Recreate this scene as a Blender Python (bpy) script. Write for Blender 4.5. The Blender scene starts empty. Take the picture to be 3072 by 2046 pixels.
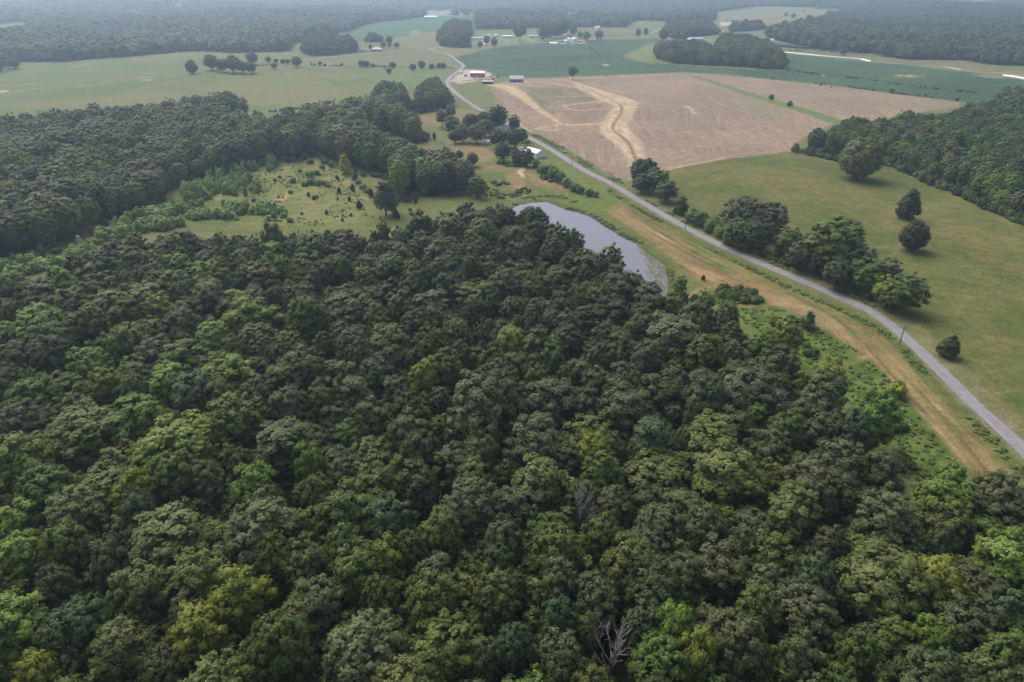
import bpy, bmesh, math, random
import numpy as np
from mathutils import Vector

# ------------------------------------------------------------------ camera, sky, sun, exposure
SC = bpy.context.scene
COL = SC.collection
CAMH = 120.0
FPX = 2048.0                      # focal length in photo pixels (24 mm on 36 mm, 3072 px)
PITCH = math.atan((1023 + 60) / FPX)
cam = bpy.data.cameras.new("camera")
cam.lens = 24
cam.sensor_width = 36
cam.clip_start = 1.0
cam.clip_end = 40000
camo = bpy.data.objects.new("camera", cam)
camo.location = (0, 0, CAMH)
camo.rotation_euler = (math.pi / 2 - PITCH, 0, 0)
COL.objects.link(camo)
SC.camera = camo

SUN_EL, SUN_AZ = math.radians(52), math.radians(-36)     # azimuth from +Y (ahead), negative = to the left
world = bpy.data.worlds.new("World")
SC.world = world
world.use_nodes = True
wn = world.node_tree
bg = wn.nodes["Background"]
sky = wn.nodes.new("ShaderNodeTexSky")
sky.sky_type = 'NISHITA'
sky.sun_disc = False
sky.sun_elevation = SUN_EL
sky.sun_rotation = SUN_AZ
sky.air_density = 1.0
sky.dust_density = 4.0
sky.ozone_density = 1.0
hsv = wn.nodes.new("ShaderNodeHueSaturation")
hsv.inputs['Saturation'].default_value = 0.75
wn.links.new(sky.outputs[0], hsv.inputs['Color'])
wn.links.new(hsv.outputs[0], bg.inputs[0])
bg.inputs[1].default_value = 0.12
sl = bpy.data.lights.new("sun", 'SUN')
sl.energy = 1.9
sl.angle = math.radians(48)
sl.color = (1.0, 0.93, 0.82)
slo = bpy.data.objects.new("sun", sl)
sd = Vector((math.sin(SUN_AZ) * math.cos(SUN_EL), math.cos(SUN_AZ) * math.cos(SUN_EL), math.sin(SUN_EL)))
slo.rotation_euler = sd.to_track_quat('Z', 'Y').to_euler()
slo.location = sd * 500
COL.objects.link(slo)
SC.view_settings.view_transform = 'Standard'
SC.view_settings.look = 'None'
SC.view_settings.gamma = 1
SC.view_settings.exposure = 0.64
cy = SC.cycles
cy.max_bounces = 4
cy.diffuse_bounces = 2
cy.glossy_bounces = 2
cy.transmission_bounces = 2
cy.transparent_max_bounces = 4
cy.volume_bounces = 2
cy.use_denoising = True
cy.denoising_prefilter = 'ACCURATE'
cy.sample_clamp_indirect = 4

HAZE_DENSITY = 0.00018

rng = np.random.default_rng(7)
random.seed(7)
PI = math.pi


# ------------------------------------------------------------------ helpers: terrain and pixel -> ground
def ss(a, b, x):
    t = np.clip((x - a) / (b - a), 0, 1)
    return t * t * (3 - 2 * t)


def seg_dist(X, Y, a, b):
    ax, ay = a[0], a[1]
    dx, dy = b[0] - ax, b[1] - ay
    L = dx * dx + dy * dy + 1e-9
    t = np.clip(((X - ax) * dx + (Y - ay) * dy) / L, 0, 1)
    return np.hypot(X - ax - t * dx, Y - ay - t * dy)


def sdf(X, Y, poly):
    """signed distance, negative inside"""
    d = np.full(X.shape, 1e9)
    ins = np.zeros(X.shape, bool)
    n = len(poly)
    for i in range(n):
        a, b = poly[i], poly[(i + 1) % n]
        d = np.minimum(d, seg_dist(X, Y, a, b))
        if a[1] != b[1]:
            c = ((a[1] > Y) != (b[1] > Y)) & (X < (b[0] - a[0]) * (Y - a[1]) / (b[1] - a[1]) + a[0])
            ins ^= c
    return np.where(ins, -d, d)


def ray(px, py):
    x, y = (px - 1536) / FPX, -(py - 1023) / FPX
    c, s = math.cos(PITCH), math.sin(PITCH)
    return np.array([x, c + y * s, -s + y * c])


def flat(px, py, z=0.0):
    d = ray(px, py)
    t = (z - CAMH) / min(d[2], -1e-3)
    t = min(t, 9500)
    return (d[0] * t, d[1] * t)


POND_PX = [(1528, 628), (1548, 614), (1575, 608), (1609, 604), (1644, 603), (1689, 622), (1747, 638), (1785, 653), (1812, 673),
           (1861, 703), (1919, 732), (1949, 760), (1982, 780), (1999, 795), (2008, 837), (2007, 871), (1990, 905), (1950, 925),
           (1880, 905), (1830, 870), (1760, 815), (1690, 775), (1640, 740), (1585, 680)]
POND = [flat(*p) for p in POND_PX]
PCX, PCY = np.mean([p[0] for p in POND]), np.mean([p[1] for p in POND])


def T(x, y):
    x = np.asarray(x, float)
    y = np.asarray(y, float)
    D = np.hypot(x, y)
    pd = np.hypot(x - PCX, y - PCY)
    z = 0.8 * np.sin(x / 37 + 1) * np.cos(y / 51 + .5) * ss(90, 190, pd)
    z = z + 6.5 * ss(650, 1300, D) * np.sin(x / 140 + y / 260 + .7) * np.cos(y / 170 - .3)
    z = z + 15 * ss(1500, 4000, D) * np.sin(x / 520 + 1.1 + y / 900) * np.cos(y / 610 + .4)
    near = pd < 150
    if np.any(near):
        s = sdf(x, y, POND)
        z = z - 1.3 * np.where(near, ss(1.5, -4.0, s) if False else 1 - ss(-4.0, 1.5, s), 0)
    return z


def P(px, py, zo=0.0):
    """world point where the photo's pixel meets the terrain lifted by zo"""
    d = ray(px, py)
    z = 0.0
    for _ in range(10):
        t = min((z + zo - CAMH) / min(d[2], -1e-3), 9500)
        x, y = d[0] * t, d[1] * t
        zn = float(T(x, y))
        z = 0.5 * z + 0.5 * zn if _ > 3 else zn
    return np.array([x, y, float(T(x, y))])


def ppm(p, z=0):
    """photo pixels per metre at a world point"""
    return FPX / (p[1] * math.cos(PITCH) + (CAMH - z) * math.sin(PITCH))


def proj(X, Y, Z):
    c, s = math.cos(PITCH), math.sin(PITCH)
    zc = Y * c + (CAMH - Z) * s
    yc = Y * s - (CAMH - Z) * c
    return 1536 + FPX * X / zc, 1023 - FPX * yc / zc


def PP(lst):
    """list of (px, py[, height]) -> list of ground points"""
    return [tuple(P(*v)[:2]) for v in lst]


def hash2(ix, iy, seed):
    h = (ix.astype(np.int64) * 374761393 + iy.astype(np.int64) * 668265263 + seed * 1442695041) & 0xffffffff
    h = ((h ^ (h >> 13)) * 1274126177) & 0xffffffff
    return ((h ^ (h >> 16)) & 0xffff) / 65535.0


def noise(x, y, s, seed=0):
    x = x / s
    y = y / s
    ix, iy = np.floor(x), np.floor(y)
    fx, fy = x - ix, y - iy
    fx, fy = fx * fx * (3 - 2 * fx), fy * fy * (3 - 2 * fy)
    a, b = hash2(ix, iy, seed), hash2(ix + 1, iy, seed)
    c, d = hash2(ix, iy + 1, seed), hash2(ix + 1, iy + 1, seed)
    return (a * (1 - fx) + b * fx) * (1 - fy) + (c * (1 - fx) + d * fx) * fy


def fbm(x, y, s, seed=0, o=3):
    v, w, t = 0, 1, 0
    for i in range(o):
        v = v + w * noise(x, y, s / 2 ** i, seed + i * 17)
        t += w
        w *= .55
    return v / t


def smooth_line(pts, step=3.0):
    p = [np.array(q[:2], float) for q in pts]
    p = [2 * p[0] - p[1]] + p + [2 * p[-1] - p[-2]]
    out = []
    for i in range(1, len(p) - 2):
        n = max(2, int(np.linalg.norm(p[i + 1] - p[i]) / step))
        for k in range(n):
            t = k / n
            out.append(0.5 * ((2 * p[i]) + (-p[i - 1] + p[i + 1]) * t + (2 * p[i - 1] - 5 * p[i] + 4 * p[i + 1] - p[i + 2]) * t * t
                              + (-p[i - 1] + 3 * p[i] - 3 * p[i + 1] + p[i + 2]) * t ** 3))
    out.append(p[-2])
    return np.array(out)


# ------------------------------------------------------------------ helpers: objects, meshes, materials
def tag(o, label=None, cat=None, group=None, kind=None):
    if label:
        o['label'] = label
    if cat:
        o['category'] = cat
    if group:
        o['group'] = group
    if kind:
        o['kind'] = kind
    return o


def link(name, me, parent=None, loc=None):
    o = bpy.data.objects.new(name, me)
    COL.objects.link(o)
    if parent is not None:
        o.parent = parent
    if loc is not None:
        o.location = loc
    return o


def mesh_np(name, V, F4=None, F3=None, mat=None, smooth=False):
    me = bpy.data.meshes.new(name)
    V = np.asarray(V, np.float32)
    parts, sizes = [], []
    if F4 is not None and len(F4):
        parts.append(np.asarray(F4, np.int32).ravel())
        sizes.append(np.full(len(F4), 4, np.int32))
    if F3 is not None and len(F3):
        parts.append(np.asarray(F3, np.int32).ravel())
        sizes.append(np.full(len(F3), 3, np.int32))
    L = np.concatenate(parts)
    S = np.concatenate(sizes)
    me.vertices.add(len(V))
    me.vertices.foreach_set('co', V.ravel())
    me.loops.add(len(L))
    me.loops.foreach_set('vertex_index', L)
    me.polygons.add(len(S))
    st = np.zeros(len(S), np.int32)
    st[1:] = np.cumsum(S)[:-1]
    me.polygons.foreach_set('loop_start', st)
    me.polygons.foreach_set('loop_total', S)
    if smooth:
        me.polygons.foreach_set('use_smooth', np.ones(len(S), bool))
    me.update(calc_edges=True)
    if mat:
        me.materials.append(mat)
    return me


def vattr(me, name, typ, arr, dom='POINT'):
    a = me.attributes.new(name, typ, dom)
    key = {'FLOAT': 'value', 'INT': 'value', 'FLOAT_VECTOR': 'vector', 'FLOAT_COLOR': 'color'}[typ]
    a.data.foreach_set(key, np.asarray(arr, np.float32 if typ != 'INT' else np.int32).ravel())


class MB:
    """collects boxes, prisms, tubes into one mesh"""

    def __init__(s):
        s.bm = bmesh.new()

    def box(s, x0, x1, y0, y1, z0, z1):
        v = [s.bm.verts.new(c) for c in ((x0, y0, z0), (x1, y0, z0), (x1, y1, z0), (x0, y1, z0),
                                         (x0, y0, z1), (x1, y0, z1), (x1, y1, z1), (x0, y1, z1))]
        for f in ((3, 2, 1, 0), (4, 5, 6, 7), (0, 1, 5, 4), (1, 2, 6, 5), (2, 3, 7, 6), (3, 0, 4, 7)):
            s.bm.faces.new([v[i] for i in f])
        return s

    def poly(s, pts):
        s.bm.faces.new([s.bm.verts.new(p) for p in pts])
        return s

    def tube(s, pts, rads, n=6, cap=True):
        rings = []
        for i, p in enumerate(pts):
            p = Vector(p)
            a = Vector(pts[max(i - 1, 0)])
            b = Vector(pts[min(i + 1, len(pts) - 1)])
            d = (b - a).normalized()
            u = d.orthogonal().normalized()
            if i and rings:
                u = (pu - pu.dot(d) * d).normalized()
            pu = u
            w = d.cross(u)
            rings.append([s.bm.verts.new(p + (u * math.cos(2 * PI * k / n) + w * math.sin(2 * PI * k / n)) * rads[i]) for k in range(n)])
        for i in range(len(rings) - 1):
            for k in range(n):
                s.bm.faces.new((rings[i][k], rings[i][(k + 1) % n], rings[i + 1][(k + 1) % n], rings[i + 1][k]))
        if cap:
            s.bm.faces.new(rings[0][::-1])
            s.bm.faces.new(rings[-1])
        return s

    def mesh(s, name, mat=None, smooth=False):
        me = bpy.data.meshes.new(name)
        s.bm.normal_update()
        bmesh.ops.recalc_face_normals(s.bm, faces=s.bm.faces)
        s.bm.to_mesh(me)
        s.bm.free()
        if mat:
            me.materials.append(mat)
        if smooth:
            for p in me.polygons:
                p.use_smooth = True
        return me

    def build(s, name, mat, parent=None, smooth=False):
        return link(name, s.mesh(name, mat, smooth), parent)


def mat_new(name):
    m = bpy.data.materials.new(name)
    m.use_nodes = True
    nt = m.node_tree
    return m, nt, nt.nodes, nt.links, nt.nodes['Principled BSDF']


def simple_mat(name, c, rough=0.7, var=0.15, scale=1.5, metal=0.0, stretch=None, spec=0.3):
    m, nt, N, L, b = mat_new(name)
    tc = N.new('ShaderNodeTexCoord')
    mp = N.new('ShaderNodeMapping')
    if stretch:
        mp.inputs['Scale'].default_value = stretch
    no = N.new('ShaderNodeTexNoise')
    no.inputs['Scale'].default_value = scale
    no.inputs['Detail'].default_value = 4
    mr = N.new('ShaderNodeMapRange')
    mr.inputs[1].default_value, mr.inputs[2].default_value = 0.3, 0.7
    mr.inputs[3].default_value, mr.inputs[4].default_value = 1 - var, 1 + var
    mx = N.new('ShaderNodeVectorMath')
    mx.operation = 'SCALE'
    mx.inputs[0].default_value = c
    L.new(tc.outputs['Object'], mp.inputs[0])
    L.new(mp.outputs[0], no.inputs['Vector'])
    L.new(no.outputs[0], mr.inputs[0])
    L.new(mr.outputs[0], mx.inputs['Scale'])
    L.new(mx.outputs[0], b.inputs['Base Color'])
    b.inputs['Roughness'].default_value = rough
    b.inputs['Metallic'].default_value = metal
    b.inputs['Specular IOR Level'].default_value = spec
    return m


def leaf_mat(name, transl=0.18, rough=0.55, spec=0.25):
    m, nt, N, L, b = mat_new(name)
    t = N.new('ShaderNodeAttribute')
    t.attribute_type = 'INSTANCER'
    t.attribute_name = 'tint'
    lv = N.new('ShaderNodeAttribute')
    lv.attribute_name = 'lv'
    mu = N.new('ShaderNodeVectorMath')
    mu.operation = 'MULTIPLY'
    L.new(t.outputs['Vector'], mu.inputs[0])
    L.new(lv.outputs['Vector'], mu.inputs[1])
    L.new(mu.outputs[0], b.inputs['Base Color'])
    b.inputs['Roughness'].default_value = rough
    b.inputs['Specular IOR Level'].default_value = spec
    tr = N.new('ShaderNodeBsdfTranslucent')
    L.new(mu.outputs[0], tr.inputs['Color'])
    mx = N.new('ShaderNodeMixShader')
    mx.inputs[0].default_value = transl
    L.new(b.outputs[0], mx.inputs[1])
    L.new(tr.outputs[0], mx.inputs[2])
    L.new(mx.outputs[0], N['Material Output'].inputs[0])
    return m


LEAF = leaf_mat('leaves')
BARK = simple_mat('bark', (.10, .08, .06), .9, .3, 3, stretch=(2, 2, .3))
DEADBARK = simple_mat('dead_bark', (.34, .31, .29), .85, .25, 3)

# ------------------------------------------------------------------ the land: regions traced on the ground
ROAD_PX = [(3200, 1490), (3072, 1349), (2920, 1210), (2765, 1057), (2630, 945), (2497, 882), (2359, 822), (2232, 768), (2114, 712), (2016, 659),
           (1922, 604), (1837, 553), (1748, 508), (1659, 452), (1574, 405), (1520, 370), (1453, 336), (1413, 312), (1375, 285), (1350, 262), (1342, 246), (1350, 232),
           (1382, 207), (1389, 195), (1369, 180), (1345, 164), (1308, 155), (1277, 148), (1206, 153), (1104, 161), (1002, 170), (913, 178)]
_e, _f = P(3200, 1490), P(3072, 1349)
ROAD = smooth_line([_e + (_e - _f) / np.linalg.norm(_e - _f) * 320, _e + (_e - _f) / np.linalg.norm(_e - _f) * 150] + [P(*p) for p in ROAD_PX], 3)
LANE = smooth_line([P(*p) for p in [(1278, 148), (1340, 140), (1413, 134), (1498, 130), (1579, 127), (1650, 124), (1720, 117), (1804, 116), (1850, 114), (1912, 109), (1974, 110), (2021, 117)]], 6)
LANE2 = smooth_line([P(*p) for p in [(1858, 90), (1890, 92), (1919, 93), (1950, 99), (1974, 90), (2000, 84)]], 6)
TRACK = smooth_line([P(*p) for p in [(610, 214), (548, 222), (483, 228), (378, 239), (261, 256), (130, 263), (0, 278), (-80, 284)]], 5)

MAIN_PX = [(-260, 880, 15.5), (0, 800, 15.5), (150, 785, 15.5), (260, 725, 15.5), (370, 700, 15.5), (478, 690, 15.5), (609, 685, 15.5), (717, 675, 15.5),
           (783, 688, 15.5), (913, 682, 15.5), (1023, 676, 15.5), (1065, 686, 15.5), (1168, 678, 15.5), (1257, 645, 15.5), (1351, 636, 15.5), (1391, 607, 15.5), (1480, 602, 15.5),
           (1535, 632, 13), (1614, 645, 13), (1641, 683, 13), (1655, 700, 13), (1700, 690, 13), (1748, 702, 13), (1793, 714, 13), (1837, 758, 13),
           (1862, 790, 13), (1873, 840, 13), (1925, 856, 9), (1975, 882, 8), (2000, 912, 7), (2064, 912, 7), (2145, 912, 8), (2216, 934, 15.5), (2288, 960, 15.5),
           (2340, 1000, 15.5), (2395, 1050, 15.5), (2400, 1090, 15.5), (2490, 1135, 15.5), (2535, 1200, 15.5), (2640, 1262, 15.5), (2665, 1345, 15.5), (2767, 1425, 15.5),
           (2895, 1435, 15.5), (2971, 1455, 15.5), (3072, 1470, 15.5), (3350, 1530, 15.5)]
MAIN = PP(MAIN_PX) + [(190, 20), (-190, 20), (-430, 190)]
LEFT_PX = [(-400, 420, 0), (-260, 372, 10), (0, 362, 14), (130, 344, 14), (196, 340, 14), (304, 331, 14), (413, 324, 14), (478, 316, 14), (565, 299, 15), (652, 290, 15),
           (739, 299, 15), (768, 332, 12), (774, 345, 0), (674, 357, 8), (790, 390, 9), (852, 360, 10), (957, 353, 10), (1025, 328, 12), (1100, 298, 14),
           (1123, 246, 16), (1159, 238, 16), (1195, 251, 16), (1232, 284, 15), (1242, 262, 15), (1279, 231, 16), (1324, 234, 16), (1360, 270, 15),
           (1372, 320, 0), (1300, 334, 0), (1200, 345, 0), (1250, 372, 8), (1292, 388, 8), (1300, 420, 0), (1240, 434, 0), (1195, 423, 0), (1130, 400, 0),
           (1115, 425, 0), (1190, 428, 14), (1257, 446, 14), (1346, 450, 15), (1380, 478, 12), (1410, 495, 4), (1412, 530, 6),
           (1440, 560, 4), (1413, 590, 0), (1346, 595, 0), (1280, 590, 0), (1190, 606, 0), (1168, 625, 0), (1150, 600, 0),
           (1168, 550, 0), (1096, 521, 0), (1056, 521, 0), (1020, 513, 0), (985, 498, 0), (958, 472, 0), (900, 476, 0), (848, 487, 0), (739, 508, 0),
           (587, 540, 0), (543, 566, 0), (491, 603, 0), (413, 635, 0), (348, 672, 0), (290, 692, 0), (217, 728, 0), (152, 761, 0), (96, 772, 0), (0, 785, 0),
           (-200, 820, 0)]
LEFT = PP(LEFT_PX) + [(-700, 300)]
RIGHT_PX = [(2380, 412, 12), (2410, 400, 12), (2475, 397, 12), (2513, 360, 12), (2610, 368, 12), (2718, 345, 13), (2799, 352, 13), (2880, 320, 14),
            (2967, 309, 14), (2978, 272, 15), (3015, 260, 15), (3072, 260, 15), (3300, 270, 15), (3700, 700, 0), (3300, 780, 0), (3072, 672, 0), (2961, 630, 0),
            (2880, 587, 0), (2799, 555, 0), (2713, 511, 0), (2643, 490, 0), (2580, 488, 0), (2524, 487, 0), (2448, 468, 0), (2380, 455, 0)]
RIGHT = PP(RIGHT_PX)
COPSE = PP([(1965, 140, 10), (1997, 134, 10), (2076, 131, 10), (2118, 140, 10), (2140, 152, 8), (2150, 125, 9), (2171, 106, 10), (2228, 112, 10), (2279, 119, 10), (2330, 143, 10), (2352, 168, 10),
            (2356, 210, 0), (2300, 208, 0), (2245, 203, 0), (2110, 196, 0), (2008, 189, 0), (1967, 178, 0)])
COPSE_B = PP([(1979, 98, 9), (2001, 70, 9), (2070, 64, 9), (2143, 68, 9), (2158, 92, 9), (2130, 106, 0), (2058, 117, 0), (2024, 117, 0), (2000, 110, 0)])
COPSE_C = PP([(2192, 70, 9), (2283, 65, 9), (2298, 88, 0), (2240, 94, 0), (2190, 96, 0)])
COPSE_D = PP([(1317, 90, 12), (1345, 63, 12), (1412, 66, 12), (1416, 92, 12), (1404, 115, 8), (1408, 142, 0), (1360, 144, 0), (1322, 139, 0), (1313, 118, 4)])
COPSE_E = PP([(905, 128, 12), (935, 112, 12), (1000, 110, 12), (1058, 114, 12), (1070, 156, 0), (1000, 165, 0), (934, 169, 0), (905, 160, 0)])
COPSE_F = PP([(1095, 110, 8), (1135, 106, 8), (1154, 112, 8), (1154, 127, 0), (1095, 127, 0)])
FARWOODS_PX = [(-500, 196, 0), (65, 184, 0), (196, 185, 0), (391, 170, 0), (565, 154, 0), (696, 159, 0), (870, 152, 0), (880, 128, 0), (905, 130, 0), (985, 101, 0), (1094, 76, 0), (1189, 62, 0),
               (1274, 50, 0), (1277, 30, 0), (1359, 26, 0), (1360, 46, 0), (1396, 46, 0), (1410, 36, 0), (1426, 40, 0), (1427, 89, 0), (1477, 88, 0), (1539, 88, 0),
               (1583, 85, 0), (1600, 84, 0), (1705, 82, 0), (1794, 82, 0), (1872, 82, 0), (1923, 73, 0), (1984, 63, 0), (2010, 75, 0), (2143, 62, 0), (2150, 36, 0), (2191, 32, 0),
               (2245, 31, 0), (2400, 28, 0), (2530, 28, 0), (2520, 42, 0), (2470, 60, 0), (2431, 75, 0), (2360, 90, 0), (2300, 98, 0), (2300, 114, 0), (2431, 146, 0), (2530, 154, 0), (2628, 161, 0), (2644, 168, 0),
               (2726, 179, 0), (2890, 180, 0), (2956, 193, 0), (3072, 197, 0), (3500, 215, 0)]
FARWOODS = PP(FARWOODS_PX) + [(9000, 3500), (8500, 8500), (0, 9000), (-8500, 8500), (-9000, 2500)]
FARHOLES = [PP(h) for h in [
    [(-60, 76), (60, 66), (100, 72), (78, 88), (76, 102), (0, 108), (-60, 108)],
    [(512, 25), (548, 8), (552, 22), (540, 34)],
    [(305, 44), (340, 46), (345, 52), (318, 52)],
    [(460, 0), (480, 0), (478, 8), (466, 8)],
    [(910, 0), (960, 0), (950, 5)],
    [(2150, 36), (2400, 26), (2530, 27), (2500, 50), (2440, 66), (2360, 85), (2300, 95), (2160, 70)],
    [(2700, 0), (3060, -4), (3000, 10), (2950, 14), (2800, 7)],
    [(1690, 40), (1727, 38), (1727, 60), (1700, 60)],
    [(1340, 2), (1420, 0), (1400, 6)],
    [(2140, 22), (2350, 20), (2500, 22), (2350, 27), (2200, 27)],
    [(1990, 61), (1925, 73), (1880, 80), (1900, 66), (1960, 60)]]]

# ------------------------------------------------------------------ ground sheet: polar grid about the drone's foot point
NA, NR = 700, 790
az = np.radians(np.linspace(-63, 63, NA))
rr = 18 * (9300 / 18) ** (np.linspace(0, 1, NR))
# denser where the picture needs it
rr = np.concatenate([np.geomspace(18, 120, 40), np.geomspace(120, 4200, 640)[1:], np.geomspace(4200, 9300, 40)[1:]])
NR = len(rr)
A, R_ = np.meshgrid(az, rr)
GX = (np.sin(A) * R_).ravel()
GY = (np.cos(A) * R_).ravel()
GZ = T(GX, GY)
GN = len(GX)
gcol = np.zeros((GN, 3))
gst = np.zeros(GN)        # streak amount
GU = GX.copy()            # flow coordinates (across / along the machine passes)
GV = GY.copy()
n1 = fbm(GX, GY, 60, 1)
n2 = fbm(GX, GY, 14, 5)
n3 = fbm(GX, GY, 260, 9)
n4 = fbm(GX, GY, 5, 12, 2)


def mixc(idx, c, a):
    a = np.asarray(a)[:, None]
    gcol[idx] = gcol[idx] * (1 - a) + np.asarray(c) * a


def sub(pts, m):
    p = np.array(pts)
    return np.where((GX > p[:, 0].min() - m) & (GX < p[:, 0].max() + m) & (GY > p[:, 1].min() - m) & (GY < p[:, 1].max() + m))[0]


def fill(poly, c, soft=2.0, a=1.0, wob=2.0, c2=None, mot=n2, streak=None, name=None):
    m = soft + wob + 2
    i = sub(poly, m)
    d = sdf(GX[i], GY[i], poly) + (n2[i] - .5) * 2 * wob + (n4[i] - .5) * wob
    al = (1 - ss(-soft, soft, d)) * a
    col = np.asarray(c)[None, :]
    if c2 is not None:
        w = ss(.35, .65, mot[i])[:, None]
        col = np.asarray(c) * (1 - w) + np.asarray(c2) * w
    mixc(i, col, al)
    if streak is not None:
        gst[i] = gst[i] * (1 - al) + streak * al
    return i, al


def stroke(pts, w, c, soft=1.0, a=1.0, wob=0.6, streak=None, brk=0.0):
    pts = np.array([q[:2] for q in pts])
    ws = np.broadcast_to(np.asarray(w, float), (len(pts),)) if np.ndim(w) == 0 else np.interp(np.linspace(0, 1, len(pts)), np.linspace(0, 1, len(w)), w)
    i = sub(pts, ws.max() + soft + wob + 2)
    d = np.full(len(i), 1e9)
    for k in range(len(pts) - 1):
        d = np.minimum(d, seg_dist(GX[i], GY[i], pts[k], pts[k + 1]) - .25 * (ws[k] + ws[k + 1]))
    d = d + (n4[i] - .5) * 2 * wob
    al = (1 - ss(-soft, soft, d)) * a
    if brk:
        al = al * ss(brk - .12, brk + .12, n2[i])
    mixc(i, c, al)
    if streak is not None:
        gst[i] = gst[i] * (1 - al) + streak * al
    return i, al


def SL(px, step=4):
    return smooth_line([P(*p) for p in px], step)


# base: pasture
g1, g2 = np.array([.150, .170, .070]), np.array([.185, .180, .090])
w = ss(.35, .65, n1)[:, None]
gcol[:] = g1 * (1 - w) + g2 * w
# far fields get a slightly different mix
w = (ss(.4, .6, n3) * ss(1300, 1800, np.hypot(GX, GY)))[:, None]
gcol[:] = gcol * (1 - w) + np.array([.17, .21, .09]) * w

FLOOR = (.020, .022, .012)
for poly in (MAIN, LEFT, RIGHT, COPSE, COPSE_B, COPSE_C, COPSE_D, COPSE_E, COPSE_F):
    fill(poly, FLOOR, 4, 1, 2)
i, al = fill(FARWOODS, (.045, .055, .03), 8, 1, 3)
for h in FARHOLES:
    fill(h, (.19, .22, .10), 6, 1, 5, c2=(.24, .22, .13), mot=n3)

# left pasture swales
LEFTMEADOW = PP([(-300, 200), (200, 192), (560, 160), (700, 162), (880, 156), (930, 182), (1277, 152), (1345, 168), (1365, 188), (1330, 235), (1150, 290), (1000, 330), (780, 350), (600, 300), (300, 330), (-300, 380)])
fill(LEFTMEADOW, (.140, .185, .075), 8, .75, 6, c2=(.19, .19, .095), mot=n1)
fill(PP([(0, 205), (150, 190), (420, 185), (520, 200), (420, 225), (200, 250), (0, 262)]), (.135, .185, .085), 14, .6, 14)
fill(PP([(-40, 285), (250, 262), (440, 235), (520, 238), (360, 285), (150, 300), (-40, 310)]), (.115, .165, .07), 14, .6, 10)
fill(PP([(640, 235), (900, 215), (1010, 260), (1100, 290), (900, 320), (760, 310), (700, 270)]), (.205, .195, .10), 16, .5, 14)
stroke(SL([(440, 262), (520, 250), (640, 268), (820, 260), (960, 255)]), 14, (.20, .20, .10), 8, .35, 5)
stroke(SL([(0, 320), (200, 315), (360, 290), (440, 262), (520, 246)]), 10, (.21, .21, .11), 6, .45, 4)
fill(PP([(1030, 172), (1277, 152), (1345, 172), (1362, 188), (1340, 198), (1030, 195), (930, 188)]), (.17, .195, .10), 6, .9, 4, c2=(.20, .19, .11))
fill(PP([(1175, 212), (1350, 205), (1335, 240), (1240, 258), (1180, 250)]), (.15, .20, .085), 4, .8, 4)
stroke(SL([(0, 257), (60, 254), (98, 253)]), 5, (.42, .26, .14), 2, .8, 1)
stroke(SL([(0, 276), (14, 272)]), 9, (.5, .42, .32), 2, .9, 1)
stroke(SL([(432, 240), (450, 240)]), 8, (.5, .40, .33), 2, .9, 1)
stroke(SL([(225, 200), (285, 188)]), 10, (.38, .29, .2), 5, .6, 3)
stroke(TRACK, 2.6, (.38, .33, .27), 1.2, .8, 1.0)
stroke(SL([(900, 222), (960, 232), (1010, 250), (1060, 268), (1120, 284)]), 2.2, (.07, .08, .04), 1.2, .8, .6)
stroke(SL([(620, 228), (670, 242), (700, 236), (820, 222), (900, 218)]), 2.0, (.10, .12, .05), 1.2, .6, .6)
stroke(SL([(930, 197), (1180, 200), (1250, 206), (1365, 203)]), 4, (.09, .12, .05), 2, .8, 1)
# soya fields
SOY = PP([(1369, 172), (1420, 158), (1477, 145), (1560, 135), (1647, 128), (1760, 122), (1804, 118), (1974, 116), (1982, 122), (1940, 136), (1905, 152), (1872, 168), (1915, 182), (1960, 190),
          (2110, 201), (2240, 209), (2357, 215), (2358, 163), (2464, 173), (2610, 187), (2700, 193), (2834, 210), (2905, 216), (3008, 232), (3072, 242), (3400, 275), (3300, 320), (2940, 318), (2875, 303),
          (2664, 277), (2448, 250), (2232, 228), (2054, 215), (1889, 221), (1668, 231), (1560, 232), (1530, 232), (1488, 229), (1457, 208), (1392, 206), (1396, 196), (1378, 184)])
SOYC, SOYC2 = (.052, .102, .058), (.068, .125, .068)
i, al = fill(SOY, SOYC, 2.5, 1, 1.5, c2=SOYC2, mot=n1, streak=.9)
GU[i] = (GY[i] + .12 * GX[i]) * .22
GV[i] = GX[i] * .5
SOY_B = PP([(985, 102), (1094, 77), (1189, 63), (1277, 51), (1330, 48), (1423, 49), (1424, 66), (1400, 75), (1340, 88), (1314, 95), (1236, 95), (1232, 108), (1182, 114), (1160, 110), (1090, 122), (1065, 124), (1058, 112), (1005, 106)])
fill(SOY_B, (.065, .145, .075), 4, 1, 3, c2=(.085, .17, .09), mot=n1, streak=.2)
fill(PP([(1232, 90), (1250, 88), (1262, 98), (1250, 112), (1236, 112)]), (.33, .26, .2), 8, .8, 5)
fill(PP([(1182, 116), (1250, 100), (1315, 97), (1320, 140), (1277, 146), (1215, 146), (1190, 130)]), (.235, .215, .115), 8, .9, 6, c2=(.19, .19, .10))
fill(PP([(1277, 50), (1277, 31), (1359, 36), (1359, 46)]), (.30, .26, .2), 5, .9, 3)
fill(PP([(1280, 150), (1500, 136), (1477, 144), (1370, 170), (1355, 168)]), (.25, .215, .13), 4, .9, 3, c2=(.19, .2, .1))
fill(PP([(1880, 167), (1900, 152), (1945, 132), (2000, 125), (2120, 118), (2180, 122), (2200, 160), (2150, 190), (1990, 186), (1930, 181)]), (.20, .22, .09), 4, .95, 4, c2=(.16, .2, .075))
stroke(SL([(1872, 168), (1915, 182), (1960, 190)]), 5, (.26, .24, .15), 2, .8, 1)
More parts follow.
